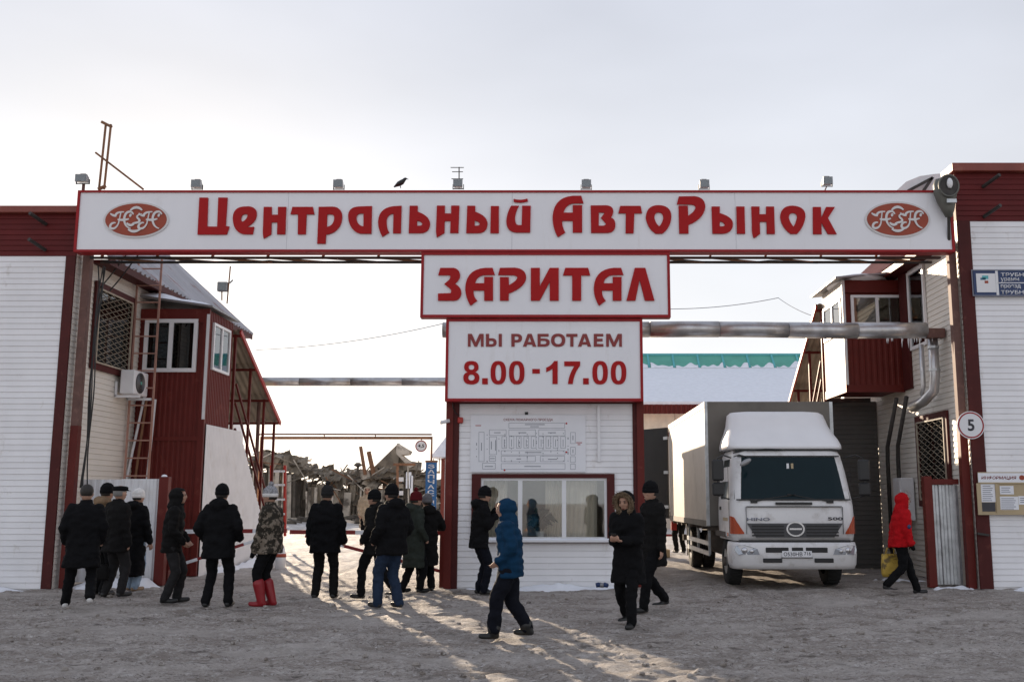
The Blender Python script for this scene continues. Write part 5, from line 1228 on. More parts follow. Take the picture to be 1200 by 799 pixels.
# windscreen bulging round the front
ws = MB(); nz_, nx_ = 8, 16
for j in range(nz_ + 1):
    z = 1.60 + .77 * j / nz_; w_, f_ = fz(z); w_ -= .055
    for i in range(nx_ + 1):
        u = -1 + 2 * i / nx_; cu = max(0, abs(u) - .82) / .18
        ws.v.append((TX + u * w_, FY + f_ - .012 + .085 * cu ** 2, z))
for j in range(nz_):
    for i in range(nx_): ws.f.append((j*(nx_+1)+i, j*(nx_+1)+i+1, (j+1)*(nx_+1)+i+1, (j+1)*(nx_+1)+i))
def gm_(name, col, rough): 
    m = mat(name, col, rough, var=.05, spec=.9); return m
wsm = mat('windscreen', (.007,.018,.022), .10, var=.05, spec=.18)
ws.build('windscreen', wsm, cab, True)
gs = MB()
for z in (1.59, 2.385):
    w_, f_ = fz(z); gs.bar((TX - w_ + .08, FY + f_ - .018, z), (TX + w_ - .08, FY + f_ - .018, z), .02, .025)
gs.build('windscreen_seal', M['black_plastic'], cab)
# things faintly seen behind the glass are reflections; a sticker pair hangs from the mirror
for x_, c_ in ((-.03, 'white_print'), (.05, 'tan_board')):
    w_, f_ = fz(2.2); MB().box(TX + x_ - .022, TX + x_ + .022, FY + f_ - .03, FY + f_ - .024, 2.14, 2.25).build('sticker', M[c_], cab)
# side windows and doors
for s_ in (-1, 1):
    sw = MB()
    pts = [(.42,1.60),(1.25,1.60),(1.25,2.34),(.62,2.34)]
    vs = [];
    for y_, z_ in pts: w_, f_ = fz(z_); vs.append((TX + s_*(w_ + .004), FY + y_, z_))
    for y_, z_ in pts: w_, f_ = fz(z_); vs.append((TX + s_*(w_ - .01), FY + y_, z_))
    sw.add(vs, [(0,1,2,3),(7,6,5,4),(0,4,5,1),(1,5,6,2),(2,6,7,3),(3,7,4,0)])
    d_ = MB(); d_.box(TX + s_*1.118, TX + s_*1.130, FY + .30, FY + 1.35, .92, 1.56); door = d_.build('door', M['truck_white'], cab)
    sw.build('side_window', wsm, door)
    MB().box(TX + s_*1.130, TX + s_*1.145, FY + 1.15, FY + 1.30, 1.40, 1.46).build('handle', M['black_plastic'], door)
    MB().box(TX + s_*1.131, TX + s_*1.136, FY + .45, FY + .95, 1.20, 1.26).build('lettering_strip', M['tan_board'], door)
# roof fairing
fa = [(1.08,.40,1.74,.26,2.53),(1.085,.44,1.74,.26,2.60),(1.06,.54,1.74,.28,2.72),(1.005,.70,1.74,.30,2.86),(.965,.84,1.74,.30,3.0),(.945,.96,1.74,.30,3.14),(.93,1.05,1.74,.28,3.22),(.87,1.16,1.70,.26,3.275),(.7,1.3,1.6,.2,3.295)]
MB().loft([ring(*q) for q in fa]).build('roof_fairing', M['fairing_white'], tk, True)
fd = MB(); fd.tube([(TX - .75, FY + .40, 2.49), (TX - .40, FY + .39, 2.52), (TX - .1, FY + .40, 2.51)], .012, 6).tube([(TX - 1.0, FY + .44, 2.45), (TX - .8, FY + .42, 2.5)], .012, 6); fd.build('aerial', M['black_plastic'], tk)
MB().box(TX - .97, TX + .97, FY + .45, FY + 1.6, 2.485, 2.515).build('roof_gap', M['black_plastic'], tk)
for s_ in (-1, 1):
    MB().box(TX + s_*1.128, TX + s_*1.134, FY + .295, FY + .303, .92, 2.2).build('door_gap', M['black_plastic'], cab); MB().box(TX + s_*.868, TX + s_*.874, FY - .014, FY + .02, .98, 1.46).build('panel_joint', M['grille_grey'], cab)
# front panel, grille, lights
MB().box(TX - .86, TX + .86, FY - .012, FY + .05, 1.46, 1.475).build('panel_gap', M['black_plastic'], cab)
gv = [(-.86,1.17),(.86,1.17),(.70,.92),(-.70,.92)]
gr_ = MB().prism(gv, (TX, FY - .018, 0), (1,0,0), (0,0,1), (0,.05,0)).build('grille', M['grille_grey'], cab)
for z in (.955, 1.01, 1.065, 1.12):
    MB().box(TX - .78, TX - .20, FY - .028, FY - .019, z - .014, z + .014).build('grille_slot', M['black'], gr_); MB().box(TX + .20, TX + .78, FY - .028, FY - .019, z - .014, z + .014).build('grille_slot', M['black'], gr_)
MB().disc((TX, FY - .019, 1.07), (1,0,0), (0,0,1), .165, (0,-.03,0), 28, .135).build('badge', M['chrome'], gr_)
MB().disc((TX, FY - .0495, 1.07), (1,0,0), (0,0,1), .135, (0,-.004,0), 28, .108).build('badge_field', M['grille_grey'], gr_)
MB().box(TX - .11, TX + .11, FY - .06, FY - .0537, 1.055, 1.085).build('badge_bar', M['chrome'], gr_)
text('maker_lettering', 'HINO', M['ink_grey'], cab, TX - .86, TX - .45, 1.215, 1.27, FY - .005, .012, .008)
text('model_numeral', '500', M['ink_dark'], cab, TX + .60, TX + .87, 1.225, 1.28, FY - .003, .02, .008)
MB().box(TX - .33, TX + .33, FY - .0, FY + .06, 1.50, 1.545).build('grab_bar', M['black_plastic'], cab)
for s_ in (-1, 1):
    ixs = [(.93,-.006),(.97,.004),(1.02,.022),(1.09,.072),(1.128,.16),(1.134,.24)]; ix = MB()
    for x_, y_ in ixs:
        zu = .985 + .02 + min(1, (x_ - .93) / .17) * .29
        ix.v += [(TX + s_*x_, FY + y_ - .004, .98), (TX + s_*x_, FY + y_ - .004, zu), (TX + s_*(x_ - .03), FY + y_ + .04, zu), (TX + s_*(x_ - .03), FY + y_ + .04, .98)]
    for q in range(len(ixs) - 1):
        for a_, b_ in ((0,1),(1,2),(2,3),(3,0)): ix.f.append((4*q+a_, 4*q+4+a_, 4*q+4+b_, 4*q+b_))
    ix.f += [(0,1,2,3), tuple(4*len(ixs)-4+q for q in (3,2,1,0))]
    ix.build('indicator', M['orange_lens'], cab)
    MB().box(TX + s_*1.122, TX + s_*1.14, FY + .42, FY + .52, .93, .99).build('side_marker', M['orange_lens'], cab)
# wipers
for (x0, x1, z1) in ((-.72, -.30, 1.62), (.66, .25, 1.63)):
    w_, f_ = fz(1.60); wp = MB()
    wp.bar((TX + x0, FY + f_ - .03, 1.555), (TX + (x0+x1)/2, FY + f_ - .02, 1.60), .03, .02).bar((TX + (x0+x1)/2 - .05, FY + f_ - .0, 1.60), (TX + x1 + .35*(1 if x1 < 0 else -1), FY + f_ + .0, z1 + .06), .016, .016)
    wp.box(TX + x0 - .06, TX + x0 + .06, FY + f_ - .05, FY + f_, 1.53, 1.575); wp.build('wiper', M['black'], cab)
# bumper
bR = [(1.10,.02,.75,.22,.36),(1.13,-.03,.78,.24,.44),(1.14,-.05,.80,.24,.62),(1.135,-.05,.80,.24,.76),(1.12,-.03,.78,.24,.83)]
bp_ = MB().loft([ring(*q) for q in bR]).build('bumper', M['truck_white'], tk, True)
for (x0, x1, z0, z1) in ((-.55,-.14,.655,.745),(-.08,.12,.655,.745),(.17,.56,.655,.745),(-.60,-.26,.48,.555),(.32,.66,.48,.555)):
    MB().box(TX + x0, TX + x1, FY - .062, FY - .03, z0, z1).build('air_slot', M['black'], bp_, bevel=.008)
for s_ in (-1, 1):
    hl_ = MB(); vs = []
    for (x_, z_, y_) in ((.66,.62,-.056),(1.04,.615,-.035),(1.10,.70,.02),(1.07,.775,.01),(.92,.785,-.05),(.70,.72,-.056)):
        vs.append((TX + s_*x_, FY + y_ - .006, z_))
    n = 6; hl_.add(vs + [(a, b + .05, c) for a, b, c in vs], [tuple(range(n)), tuple(range(2*n-1, n-1, -1))] + [(i, i+n, (i+1) % n + n, (i+1) % n) for i in range(n)])
    h = hl_.build('headlight', M['lamp_glass'], bp_)
    bu = MB(); bu.ell((TX + s_*.93, FY - .052, .695), (.055,.03,.055), 10, 6); bu.ell((TX + s_*.80, FY - .06, .68), (.04,.02,.04), 10, 6); bu.build('lamp_bowl', M['chrome'], h, True)
pl_ = MB().box(TX - .26, TX + .27, FY - .075, FY - .053, .575, .685).build('number_plate', M['white_print'], bp_)
text('plate_characters', 'О530НВ', M['ink_dark'], pl_, TX - .235, TX + .10, .595, .665, FY - .0755, .01, .001)
text('plate_region', '716', M['ink_dark'], pl_, TX + .13, TX + .25, .61, .67, FY - .0755, .01, .001)
MB().box(TX - .275, TX + .285, FY - .072, FY - .05, .56, .574).build('plate_frame', M['black'], bp_)
MB().box(TX - 1.0, TX + 1.0, FY + .02, FY + .3, .80, .87).build('shadow_gap', M['black'], tk)
MB().box(TX - .95, TX + .95, FY + .25, FY + 1.9, .55, .95).build('chassis_front', M['mud'], tk)
# mirrors
def mirror(s_, name):
    mr = MB(); x = TX + s_*1.34
    mr.tube([(TX + s_*1.05, FY + .42, 2.36), (TX + s_*1.22, FY + .22, 2.40), (x, FY + .18, 2.34), (x, FY + .18, 1.66), (TX + s_*1.12, FY + .30, 1.60)], .014, 6)
    mo = mr.build(name, M['black_plastic'], tk)
    MB().box(x - .11, x + .11, FY + .12, FY + .20, 1.93, 2.32).build('mirror_housing', M['black_plastic'], mo, bevel=.03); MB().box(x - .11, x + .11, FY + .12, FY + .20, 1.66, 1.90).build('mirror_housing', M['black_plastic'], mo, bevel=.03)
mirror(-1, 'mirror_arm'); mirror(1, 'mirror_arm')
mr = MB(); mr.tube([(TX - 1.0, FY + .36, 2.38), (TX - .96, FY + .05, 2.40), (TX - .85, FY - .05, 2.36)], .012, 6); mo = mr.build('front_mirror_arm', M['black_plastic'], tk)
mr = MB(); mr.ell((TX - .86, FY - .03, 2.26), (.12,.03,.05), 12, 6, Matrix.Rotation(R(-30), 3, 'Y')); mr.build('mirror_housing', M['grey_metal'], mo, True)
# cargo box
bx0, bx1, by0, by1, bz0, bz1 = 3.02, 5.60, 20.25, 26.75, 1.08, 3.54
box = MB().box(bx0 + .02, bx1 - .02, by0 + .02, by1, bz0, bz1 - .02).build('cargo_box', M['box_side'], tk)
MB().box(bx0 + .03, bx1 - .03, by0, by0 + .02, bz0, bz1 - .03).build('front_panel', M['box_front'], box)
for k in range(5):
    y = by0 + .04 + (by1 - by0 - .08) * k / 5; MB().box(bx0 + .008, bx0 + .02, y + .003, y + (by1 - by0 - .08)/5 - .003, bz0 + .10, bz1 - .12).build('side_sheet', M['box_side'], box)
for z0, z1 in ((bz1 - .12, bz1), (bz0 - .02, bz0 + .10)):
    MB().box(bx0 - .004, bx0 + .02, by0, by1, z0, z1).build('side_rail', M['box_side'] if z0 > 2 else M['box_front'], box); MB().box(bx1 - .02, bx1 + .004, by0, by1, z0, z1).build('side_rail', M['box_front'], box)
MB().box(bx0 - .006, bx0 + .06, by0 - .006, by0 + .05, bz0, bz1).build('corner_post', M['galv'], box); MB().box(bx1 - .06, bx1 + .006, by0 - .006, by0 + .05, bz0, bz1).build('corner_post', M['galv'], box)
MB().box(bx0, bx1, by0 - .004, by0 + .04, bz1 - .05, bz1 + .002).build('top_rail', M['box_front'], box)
rv = MB()
for k in range(40):
    y = by0 + .1 + k * .16; rv.box(bx0 - .008, bx0 - .004, y, y + .02, bz1 - .05, bz1 - .03)
rv.build('rivets', M['galv'], box)['kind'] = 'stuff'
# open rear door: frame and two leaves of sheet
dv = Vector((-.62, .90, 0)).normalized(); h0 = Vector((bx0 - .02, by1 + .02, 0)); dn = Vector((dv.y, -dv.x, 0))
dr = MB(); e1 = h0 + dv * 1.22
def dq(mb, a, b, z0, z1, t0, t1):
    P0, P1 = h0 + dv * a, h0 + dv * b
    mb.add([P0 + dn*t0 + Vector((0,0,z0)), P1 + dn*t0 + Vector((0,0,z0)), P1 + dn*t1 + Vector((0,0,z0)), P0 + dn*t1 + Vector((0,0,z0)), P0 + dn*t0 + Vector((0,0,z1)), P1 + dn*t0 + Vector((0,0,z1)), P1 + dn*t1 + Vector((0,0,z1)), P0 + dn*t1 + Vector((0,0,z1))], [(0,3,2,1),(4,5,6,7),(0,1,5,4),(1,2,6,5),(2,3,7,6),(3,0,4,7)])
dq(dr, 0, 1.22, bz0 + .02, bz1 - .06, -.02, .02); dro = dr.build('rear_door', mat('door_dark', (.014,.013,.012), .6, var=.2), tk)
for a in (.25, .62, .98):
    lb_ = MB(); P0 = h0 + dv*a + dn*.05; lb_.tube([P0 + Vector((0,0,bz0 + .02)), P0 + Vector((0,0,bz1 - .05))], .018, 6); lb_.build('lock_rod', M['galv'], dro)
for z in (1.4, 2.3, 3.2): MB().bar(h0 + Vector((0,-.05,z)), h0 + dv*.15 + Vector((0,0,z)), .05, .08).build('hinge', M['galv'], dro)
# chassis, wheels
MB().box(3.85, 3.97, 20.0, 26.6, .72, .98).box(4.68, 4.80, 20.0, 26.6, .72, .98).build('chassis_rail', M['mud'], tk)
for k in range(8): MB().box(bx0 + .05, bx1 - .05, 20.4 + k*.85, 20.5 + k*.85, .985, 1.06).build('cross_member', M['mud'], tk)
def wheel(x, y, r, wd, s_):
    rr = MB(); prof = [(.0,.55*r),(0,r*.93),(.03,r),(wd-.03,r),(wd,r*.93),(wd,.55*r)]
    n = 28
    rings = [[Vector((x + s_*(px_ - wd/2), y + q_*math.cos(2*math.pi*i/n), r + q_*math.sin(2*math.pi*i/n))) for i in range(n)] for px_, q_ in prof]
    rr.loft(rings, False); wh = rr.build('wheel', M['tyre'], tk, True)
    MB().disc((x + s_*(wd/2 - .06), y, r), (0,1,0), (0,0,1), r*.57, (s_*.05,0,0), 24).build('rim', M['galv'], wh)
    MB().disc((x + s_*(wd/2 - .02), y, r), (0,1,0), (0,0,1), r*.20, (s_*.07,0,0), 16).build('hub', M['mud'], wh)
    tr_ = MB()
    for i in range(24):
        a = 2*math.pi*i/24; c_ = Vector((x, y + r*math.cos(a), r + r*math.sin(a))); tr_.bar(c_ - Vector((wd*.45,0,0)), c_ + Vector((wd*.45,0,0)), .035, .02, up=(0, math.cos(a), math.sin(a)))
    tr_.build('tread', M['tyre'], wh)
for s_ in (-1, 1):
    wheel(TX + s_*.93, FY + 1.25, .43, .26, s_); wheel(TX + s_*.95, 24.6, .43, .25, s_); wheel(TX + s_*.66, 24.6, .43, .25, s_)
    MB().box(TX + s_*.78, TX + s_*1.08, 25.15, 25.18, .25, 1.0).build('mudflap', M['black_plastic'], tk)
    MB().box(TX + s_*.95, TX + s_*1.15, FY + .72, FY + 1.80, .90, 1.0).build('wheel_arch', M['mud'], tk)
for z in (.52, .72): MB().bar((TX - 1.22, 20.6, z), (TX - 1.22, 23.9, z), .03, .09).build('side_guard', M['galv'], tk)
for y in (20.7, 22.3, 23.8): MB().bar((TX - 1.20, y, .5), (TX - 1.20, y, 1.08), .05, .04).build('guard_post', M['galv'], tk)
MB().tube([(TX - .80, 20.9, .72), (TX - .80, 22.2, .72)], .26, 16).build('fuel_tank', M['mud'], tk, True)
MB().box(TX + .55, TX + 1.0, 20.8, 21.6, .5, .95).build('battery_box', M['mud'], tk)
MB().box(TX - 1.0, TX + 1.0, 26.5, 26.6, .55, .70).build('rear_bumper', M['mud'], tk)
MB().box(bx0 + .02, bx0 + .16, 26.62, 26.74, .80, 1.02).build('tail_lamp', M['bright_red'], tk)
# ------------------------------------------------------------------ people
def cloth(name, c, c2=None, rough=.85, bump=.25, lo=.5, hi=.6, sc=9):
    return mat('cloth_' + name, c, rough, var=.18, scale=14, bump=bump, bscale=60, col2=c2, c2scale=sc, c2lo=lo, c2hi=hi, spec=.12, obj=True)
cloth('black', (.0065,.0065,.0075)); cloth('black2', (.010,.0095,.0095)); cloth('grey', (.024,.023,.024)); cloth('navy', (.007,.008,.013))
cloth('jeans', (.020,.033,.062)); cloth('palejeans', (.28,.36,.46)); cloth('beige', (.23,.155,.095)); cloth('sand', (.42,.34,.25)); cloth('blue', (.006,.034,.078)); cloth('red', (.42,.007,.011))
cloth('green', (.030,.036,.030)); cloth('camo', (.035,.030,.024), (.20,.165,.13), lo=.50, hi=.54, sc=11); cloth('knit', (.33,.33,.35), (.16,.16,.17), sc=40); cloth('white', (.72,.70,.68)); cloth('burgundy', (.09,.008,.012))
cloth('greyhat', (.13,.13,.14)); cloth('fur', (.20,.145,.095), (.08,.055,.035), sc=30, bump=.9)
mat('skin', (.42,.24,.17), .55, var=.08, scale=20, obj=True); mat('hair_dark', (.02,.016,.013), .6, var=.2); mat('hair_grey', (.20,.19,.18), .6, var=.2)
mat('boot_red', (.26,.008,.014), .4, var=.08); mat('shoe_white', (.66,.65,.64), .5, var=.08); mat('shoe_black', (.012,.012,.012), .5, var=.2); mat('shoe_tan', (.30,.20,.13), .7)
mat('bag_yellow', (.50,.33,.05), .5, var=.2, scale=9, col2=(.15,.10,.03), c2scale=7, c2lo=.5, c2hi=.56, obj=True)
PEND = []
def rcone(mb, p0, p1, r0, r1, seg=10):
    p0, p1 = Vector(p0), Vector(p1)
    mb.tube([p0, p1], [r0, r1], seg); mb.ell(p0, (r0,)*3, seg, 6); mb.ell(p1, (r1,)*3, seg, 6)
def ering(c, rx, ry, n=20, sq=2.4):
    out = []
    for k in range(n):
        a = 2*math.pi*k/n; ca, sa = math.cos(a), math.sin(a)
        out.append(Vector((c[0] + rx*math.copysign(abs(ca)**(2/sq), ca), c[1] + ry*math.copysign(abs(sa)**(2/sq), sa), c[2])))
    return out
def ik(a, b, l1, l2, pole):
    a, b = Vector(a), Vector(b); d = b - a; L = min(d.length, (l1 + l2) * .999); dn = d.normalized()
    x = (l1*l1 - l2*l2 + L*L) / (2*L); h = math.sqrt(max(0, l1*l1 - x*x)); pole = Vector(pole); pp = (pole - dn * pole.dot(dn)).normalized()
    return a + dn * x + pp * h
def pend(name, mb, m, parent, vox, it=4, post=None, sub=None):
    PEND.append((name, mb, m, parent, vox, it, post, sub))
def hand(mb, wrist, d, palm_n, s, curl=.5):
    """palm and five fingers; d points from wrist to fingers, palm_n out of the palm"""
    d = Vector(d).normalized() * 1.0; pn = Vector(palm_n); pn = (pn - d * pn.dot(d)).normalized(); sd = d.cross(pn) * s; w = Vector(wrist); d = d * .86; sd = sd * .86
    for k in range(4):
        o = (k - 1.5) * .020; rcone(mb, w + d*.02 + sd*o*.7, w + d*.085 + sd*o, .017, .013, 8)
        L = (.062, .074, .070, .054)[k]; a = w + d*.09 + sd*o; b = a + (d*math.cos(curl) + pn*math.sin(curl)) * L*.55; c = b + (d*math.cos(curl*2.2) + pn*math.sin(curl*2.2)) * L*.5
        rcone(mb, a, b, .0098, .009, 7); rcone(mb, b, c, .009, .0075, 7)
    t0 = w + d*.03 - sd*.03; t1 = t0 + (d*.55 - sd*.75 + pn*.3).normalized() * .042; t2 = t1 + (d*.9 - sd*.2 + pn*.4).normalized() * .034
    rcone(mb, t0, t1, .0125, .0105, 7); rcone(mb, t1, t2, .0105, .0085, 7)
PEOPLE = []
def person(X, Y, face, label, H=1.75, coat='black', hem=.78, bulk=1.0, legs=((-.10,.02,0),(.10,-.02,0)), hands=((-.20,.12,.95),(.20,.12,.95)), pants='black', shoe='shoe_black', hat=None, hatm='cloth_black',
           hood='down', lean=0.0, headturn=0, nod=0, quilt=0, fur=False, boot=0, show=(True, True), glove=None, hair='hair_dark', skirt=0, belt=None, zoff=0.0, phone=False, pocket=False, legw=1.0):
    k = H / 1.75; t = empty('person', (X, Y, gbase(X, Y) + zoff), label, 'person', 'people around the gate', rz=-R(face)); PEOPLE.append(t)
    S = lambda x, y, z: Vector((x*k, y*k, z*k))
    ln = lambda z: lean * max(0, z - .9)
    hip = [S(-.095, 0, .90), S(.095, 0, .90)]; sh = [S(-.185, ln(1.42), 1.415), S(.185, ln(1.42), 1.415)]
    hc = S(0, ln(1.63) + .03, 1.635)
    bulk *= 1.0; legw *= 1.12; hem -= .04; kh = k * 1.07
    hr = Matrix.Rotation(-R(headturn), 3, 'Z') @ Matrix.Rotation(R(-nod), 3, 'X'); HP = lambda x, y, z: hc + hr @ (Vector((x, y, z)) * kh)
    # joints
    kn, an = [], []
    for i, (fx, fy, fz_) in enumerate(legs):
        a_ = S(fx, fy, .085 + fz_); an.append(a_); kn.append(ik(hip[i], a_, .43*k, .42*k, (0.02*(1 if i else -1), 1, 0)))
    el = []; wr = []
    for i, hp in enumerate(hands):
        h_ = S(*hp); s_ = 1 if i else -1; el.append(ik(sh[i], h_, .29*k, .26*k, (.55*s_, -1, -.5))); wr.append(h_)
    # body: one continuous surface
    b = MB()
    b.ell(hc, (.076*kh, .094*kh, .115*kh), 14, 10, hr); b.ell(HP(0, .022, -.055), (.056*kh, .066*kh, .062*kh), 12, 8, hr)
    b.ell(HP(0, .092, -.012), (.013*kh, .020*kh, .028*kh), 8, 6, hr); b.ell(HP(0, .072, .032), (.05*kh, .02*kh, .014*kh), 8, 6, hr); b.ell(HP(0, .075, -.062), (.026*kh, .016*kh, .014*kh), 8, 6, hr)
    for s_ in (-1, 1): b.ell(HP(.076*s_, -.005, -.005), (.012*kh, .022*kh, .034*kh), 8, 6, hr); b.ell(HP(.04*s_, .06, -.025), (.026*kh, .024*kh, .022*kh), 8, 6, hr)
    rcone(b, S(0, ln(1.45), 1.42), HP(0, -.01, -.09), .056*k, .050*k)
    b.loft([ering(S(0, 0, .86), .13*k, .085*k), ering(S(0, ln(1.1), 1.1), .12*k, .08*k), ering(S(0, ln(1.35), 1.35), .145*k, .085*k), ering(S(0, ln(1.46), 1.46), .10*k, .06*k)])
    for i in (0, 1):
        rcone(b, hip[i], kn[i], .065*k, .045*k); rcone(b, kn[i], an[i], .040*k, .028*k); rcone(b, an[i], an[i] + S(0, .035, -.03), .024*k, .014*k)
        rcone(b, sh[i] + S(.03*(-1 if i else 1), 0, -.01), el[i], .046*k, .036*k); rcone(b, el[i], wr[i], .034*k, .026*k)
        if glove is None and show[i] and not pocket:
            d_ = (wr[i] - el[i]).normalized(); hand(b, wr[i], d_ if not phone else (d_ + Vector((0,.6,.25))).normalized(), Vector((-.7*(1 if i else -1), .3, .25)) if not phone else Vector((0,-.1,1)), 1 if i else -1, .45 if not phone else .75)
        else: b.ell(wr[i] + (wr[i] - el[i]).normalized()*.03*k, (.03*k, .03*k, .04*k), 8, 6)
    pend('body', b, M['skin'], t, .0095, 2)
    ey = MB()
    for s_ in (-1, 1): ey.ell(HP(.031*s_, .084, .014), (.012*kh, .008*kh, .007*kh), 8, 6, hr); ey.ell(HP(.032*s_, .089, .034), (.02*kh, .006*kh, .005*kh), 8, 4, hr)
    o = link('eyes', ey.mesh(), M['hair_dark'], t, True, world=False)
    mo = MB(); mo.ell(HP(0, .090, -.062), (.022*kh, .006*kh, .006*kh), 8, 4, hr); link('mouth', mo.mesh(), M['cloth_burgundy'], t, True, world=False)
    # trousers
    tr = MB(); tr.loft([ering(S(0, 0, .80), .165*k, .125*k), ering(S(0, 0, .90), .178*k, .130*k), ering(S(0, ln(1.02), 1.02), .165*k, .12*k)])
    for i in (0, 1):
        rcone(tr, hip[i] + S(0, 0, -.03), kn[i], .094*k*legw, .072*k*legw); lo_ = an[i].lerp(kn[i], -.02 if not boot else boot * .7); rcone(tr, kn[i], lo_, .071*k*legw, .062*k*legw)
    def wrin(amp, sc, q=0, lo=0, hi=9):
        sd = random.random() * 90
        def f(co, no):
            z = co.z; n1 = noise.noise(Vector((co.x * sc, co.y * sc, z * sc * 1.6 + sd))) + .5 * noise.noise(Vector((co.x * sc * 2.6 + sd, co.y * sc * 2.6, z * sc * 3)))
            d = amp * n1
            if q: d += q * (abs(math.sin(z * math.pi / .085)) - .6)
            return co + no * d
        return f
    pend('trousers', tr, M['cloth_' + pants], t, .0165, 3, wrin(.016, 8))
    # jacket or coat
    j = MB(); B = bulk
    rings_ = []
    z_ = hem
    top = [(1.02, .195, .145), (1.22, .215, .155), (1.36, .205, .145), (1.44, .155, .115), (1.50, .085, .085)]
    hw = .215 + skirt
    if hem < .92: rings_.append((hem, hw, .158 + skirt * .8)); rings_.append(((hem + 1.02)/2, .205 + skirt*.4, .152 + skirt*.4))
    else: rings_.append((hem, .20, .148))
    rings_ += [q for q in top if q[0] > hem + .05]
    j.loft([ering(S(0, ln(z) + (-.01 if z < 1.3 else 0), z), rx*k*B, ry*k*B) for z, rx, ry in rings_])
    for i in (0, 1):
        s_ = 1 if i else -1; rcone(j, sh[i] + S(-.02*s_, 0, -.012), el[i], .088*k*B, .070*k*B); rcone(j, el[i], wr[i].lerp(el[i], .06), .070*k*B, .056*k*B)
    j.loft([ering(S(0, ln(1.45), 1.44), .115*k, .105*k, 16, 2), ering(S(0, ln(1.5) + .005, 1.50), .098*k, .096*k, 16, 2), ering(S(0, ln(1.55) + .01, 1.545), .088*k, .090*k, 16, 2)])
    if hood == 'down': j.ell(S(0, ln(1.46) - .095, 1.49), (.145*k, .10*k, .095*k), 14, 8)
    pend('jacket', j, M['cloth_' + coat], t, .0165, 3, wrin(.022, 7, quilt))
    if belt: pass
    # shoes
    for i in (0, 1):
        fwd = Vector((.12 * (1 if i else -1), 1, 0)).normalized(); a_ = an[i]; lift = legs[i][2]; up = Vector((0,0,1)); dz = -.055 - (lift * .62 if lift > .03 else 0)
        s = MB(); heel = a_ + Vector((0, -.035*k, -.045*k)); toe = a_ + fwd * (.165*k) + Vector((0,0, (dz - .0)*k)); 
        rcone(s, heel, a_ + fwd*.09*k + Vector((0,0,dz*.95*k)), .042*k, .043*k); rcone(s, a_ + fwd*.09*k + Vector((0,0,dz*.95*k)), toe + Vector((0,0,.012*k)), .044*k, .034*k)
        rcone(s, a_ + Vector((0,-.005,-.03*k)), a_.lerp(kn[i], .06 if not boot else boot), .050*k if not boot else .062*k, .056*k if not boot else .090*k)
        fl = legs[i][2] * k + .004
        def flat(co, no, fl=fl): return Vector((co.x, co.y, max(co.z, fl)))
        pend('shoe', s, M[shoe], t, .012, 2, flat)
    # head wear
    def cutface(w0, z0, z1, y0):
        def f(bm):
            dl = []
            inv = hr.transposed()
            for fc in bm.faces:
                q = inv @ (fc.calc_center_median() - hc) / k
                if q.y > y0 and abs(q.x) < w0 and z0 < q.z < z1: dl.append(fc)
            bmesh.ops.delete(bm, geom=dl, context='FACES')
        return f
    if hood == 'up':
        h = MB(); h.ell(HP(0, -.022, .004), (.116*k, .130*k, .138*k), 16, 10, hr); h.ell(HP(0, -.06, .01), (.106*k, .105*k, .112*k), 14, 8, hr); rcone(h, S(0, ln(1.48) - .02, 1.47), HP(0, -.02, -.07), .125*k, .112*k)
        pend('hood', h, M['cloth_' + coat], t, .014, 2, wrin(.008, 11, quilt * .5), cutface(.078, -.105, .085, .045))
        if fur:
            fb = MB(); n = 26
            for i in range(n):
                a = 2*math.pi*i/n; c_ = HP(.105*math.cos(a), .082 - .03*abs(math.cos(a)), -.005 + .125*math.sin(a)); fb.ell(c_, (.034*kh, .034*kh, .034*kh), 8, 6)
                for q in range(5):
                    d_ = (c_ - hc).normalized() + Vector((random.uniform(-.7,.7), random.uniform(-.3,.9), random.uniform(-.7,.7))); fb.tube([c_, c_ + d_.normalized()*.062*k], [.014*k, .002], 5)
            link('fur_trim', fb.mesh(), M['cloth_fur'], t, True, world=False)
    if hat in ('beanie', 'pom'):
        h = MB(); prof = [(-.005,.082,.102),(.03,.090,.110),(.07,.091,.110),(.105,.079,.096),(.14,.050,.062),(.156,.014,.018)]
        h.loft([[HP(p.x, p.y - .006, z_) for p in ering((0,0,0), rx, ry, 20, 2)] for z_, rx, ry in prof]); hb = MB()
        pend('hat', h, M[hatm], t, .012, 2, wrin(.006, 22))
        hb.loft([[HP(p.x, p.y - .006, z_) for p in ering((0,0,0), rx, ry, 20, 2)] for z_, rx, ry in ((-.012,.086,.106),(-.006,.093,.113),(.034,.095,.115),(.040,.088,.108))])
        link('hat_cuff', hb.mesh(), M[hatm if hatm != 'cloth_knit' else 'cloth_white'], t, True, world=False)
        if hat == 'pom':
            pm = MB(); c_ = HP(0, -.01, .172); pm.ell(c_, (.036*kh,)*3, 12, 8)
            for q in range(60):
                d_ = Vector((random.gauss(0,1), random.gauss(0,1), random.gauss(0,1))).normalized(); pm.tube([c_ + d_*.03*k, c_ + d_*.046*k], [.006, .002], 4)
            link('pom_pom', pm.mesh(), M[hatm], t, True, world=False)
    if hat == 'cap':
        h = MB(); h.loft([[HP(p.x, p.y - .004, z_) for p in ering((0,0,0), rx, ry, 20, 2)] for z_, rx, ry in ((.028,.088,.106),(.05,.098,.120),(.085,.100,.124),(.10,.080,.10),(.108,.02,.03))])
        h.loft([[HP(p.x, p.y + .105, z_) for p in ering((0,0,0), .078, .062, 16, 2.2)] for z_ in (.032, .042)]); pend('cap', h, M[hatm], t, .011, 2)
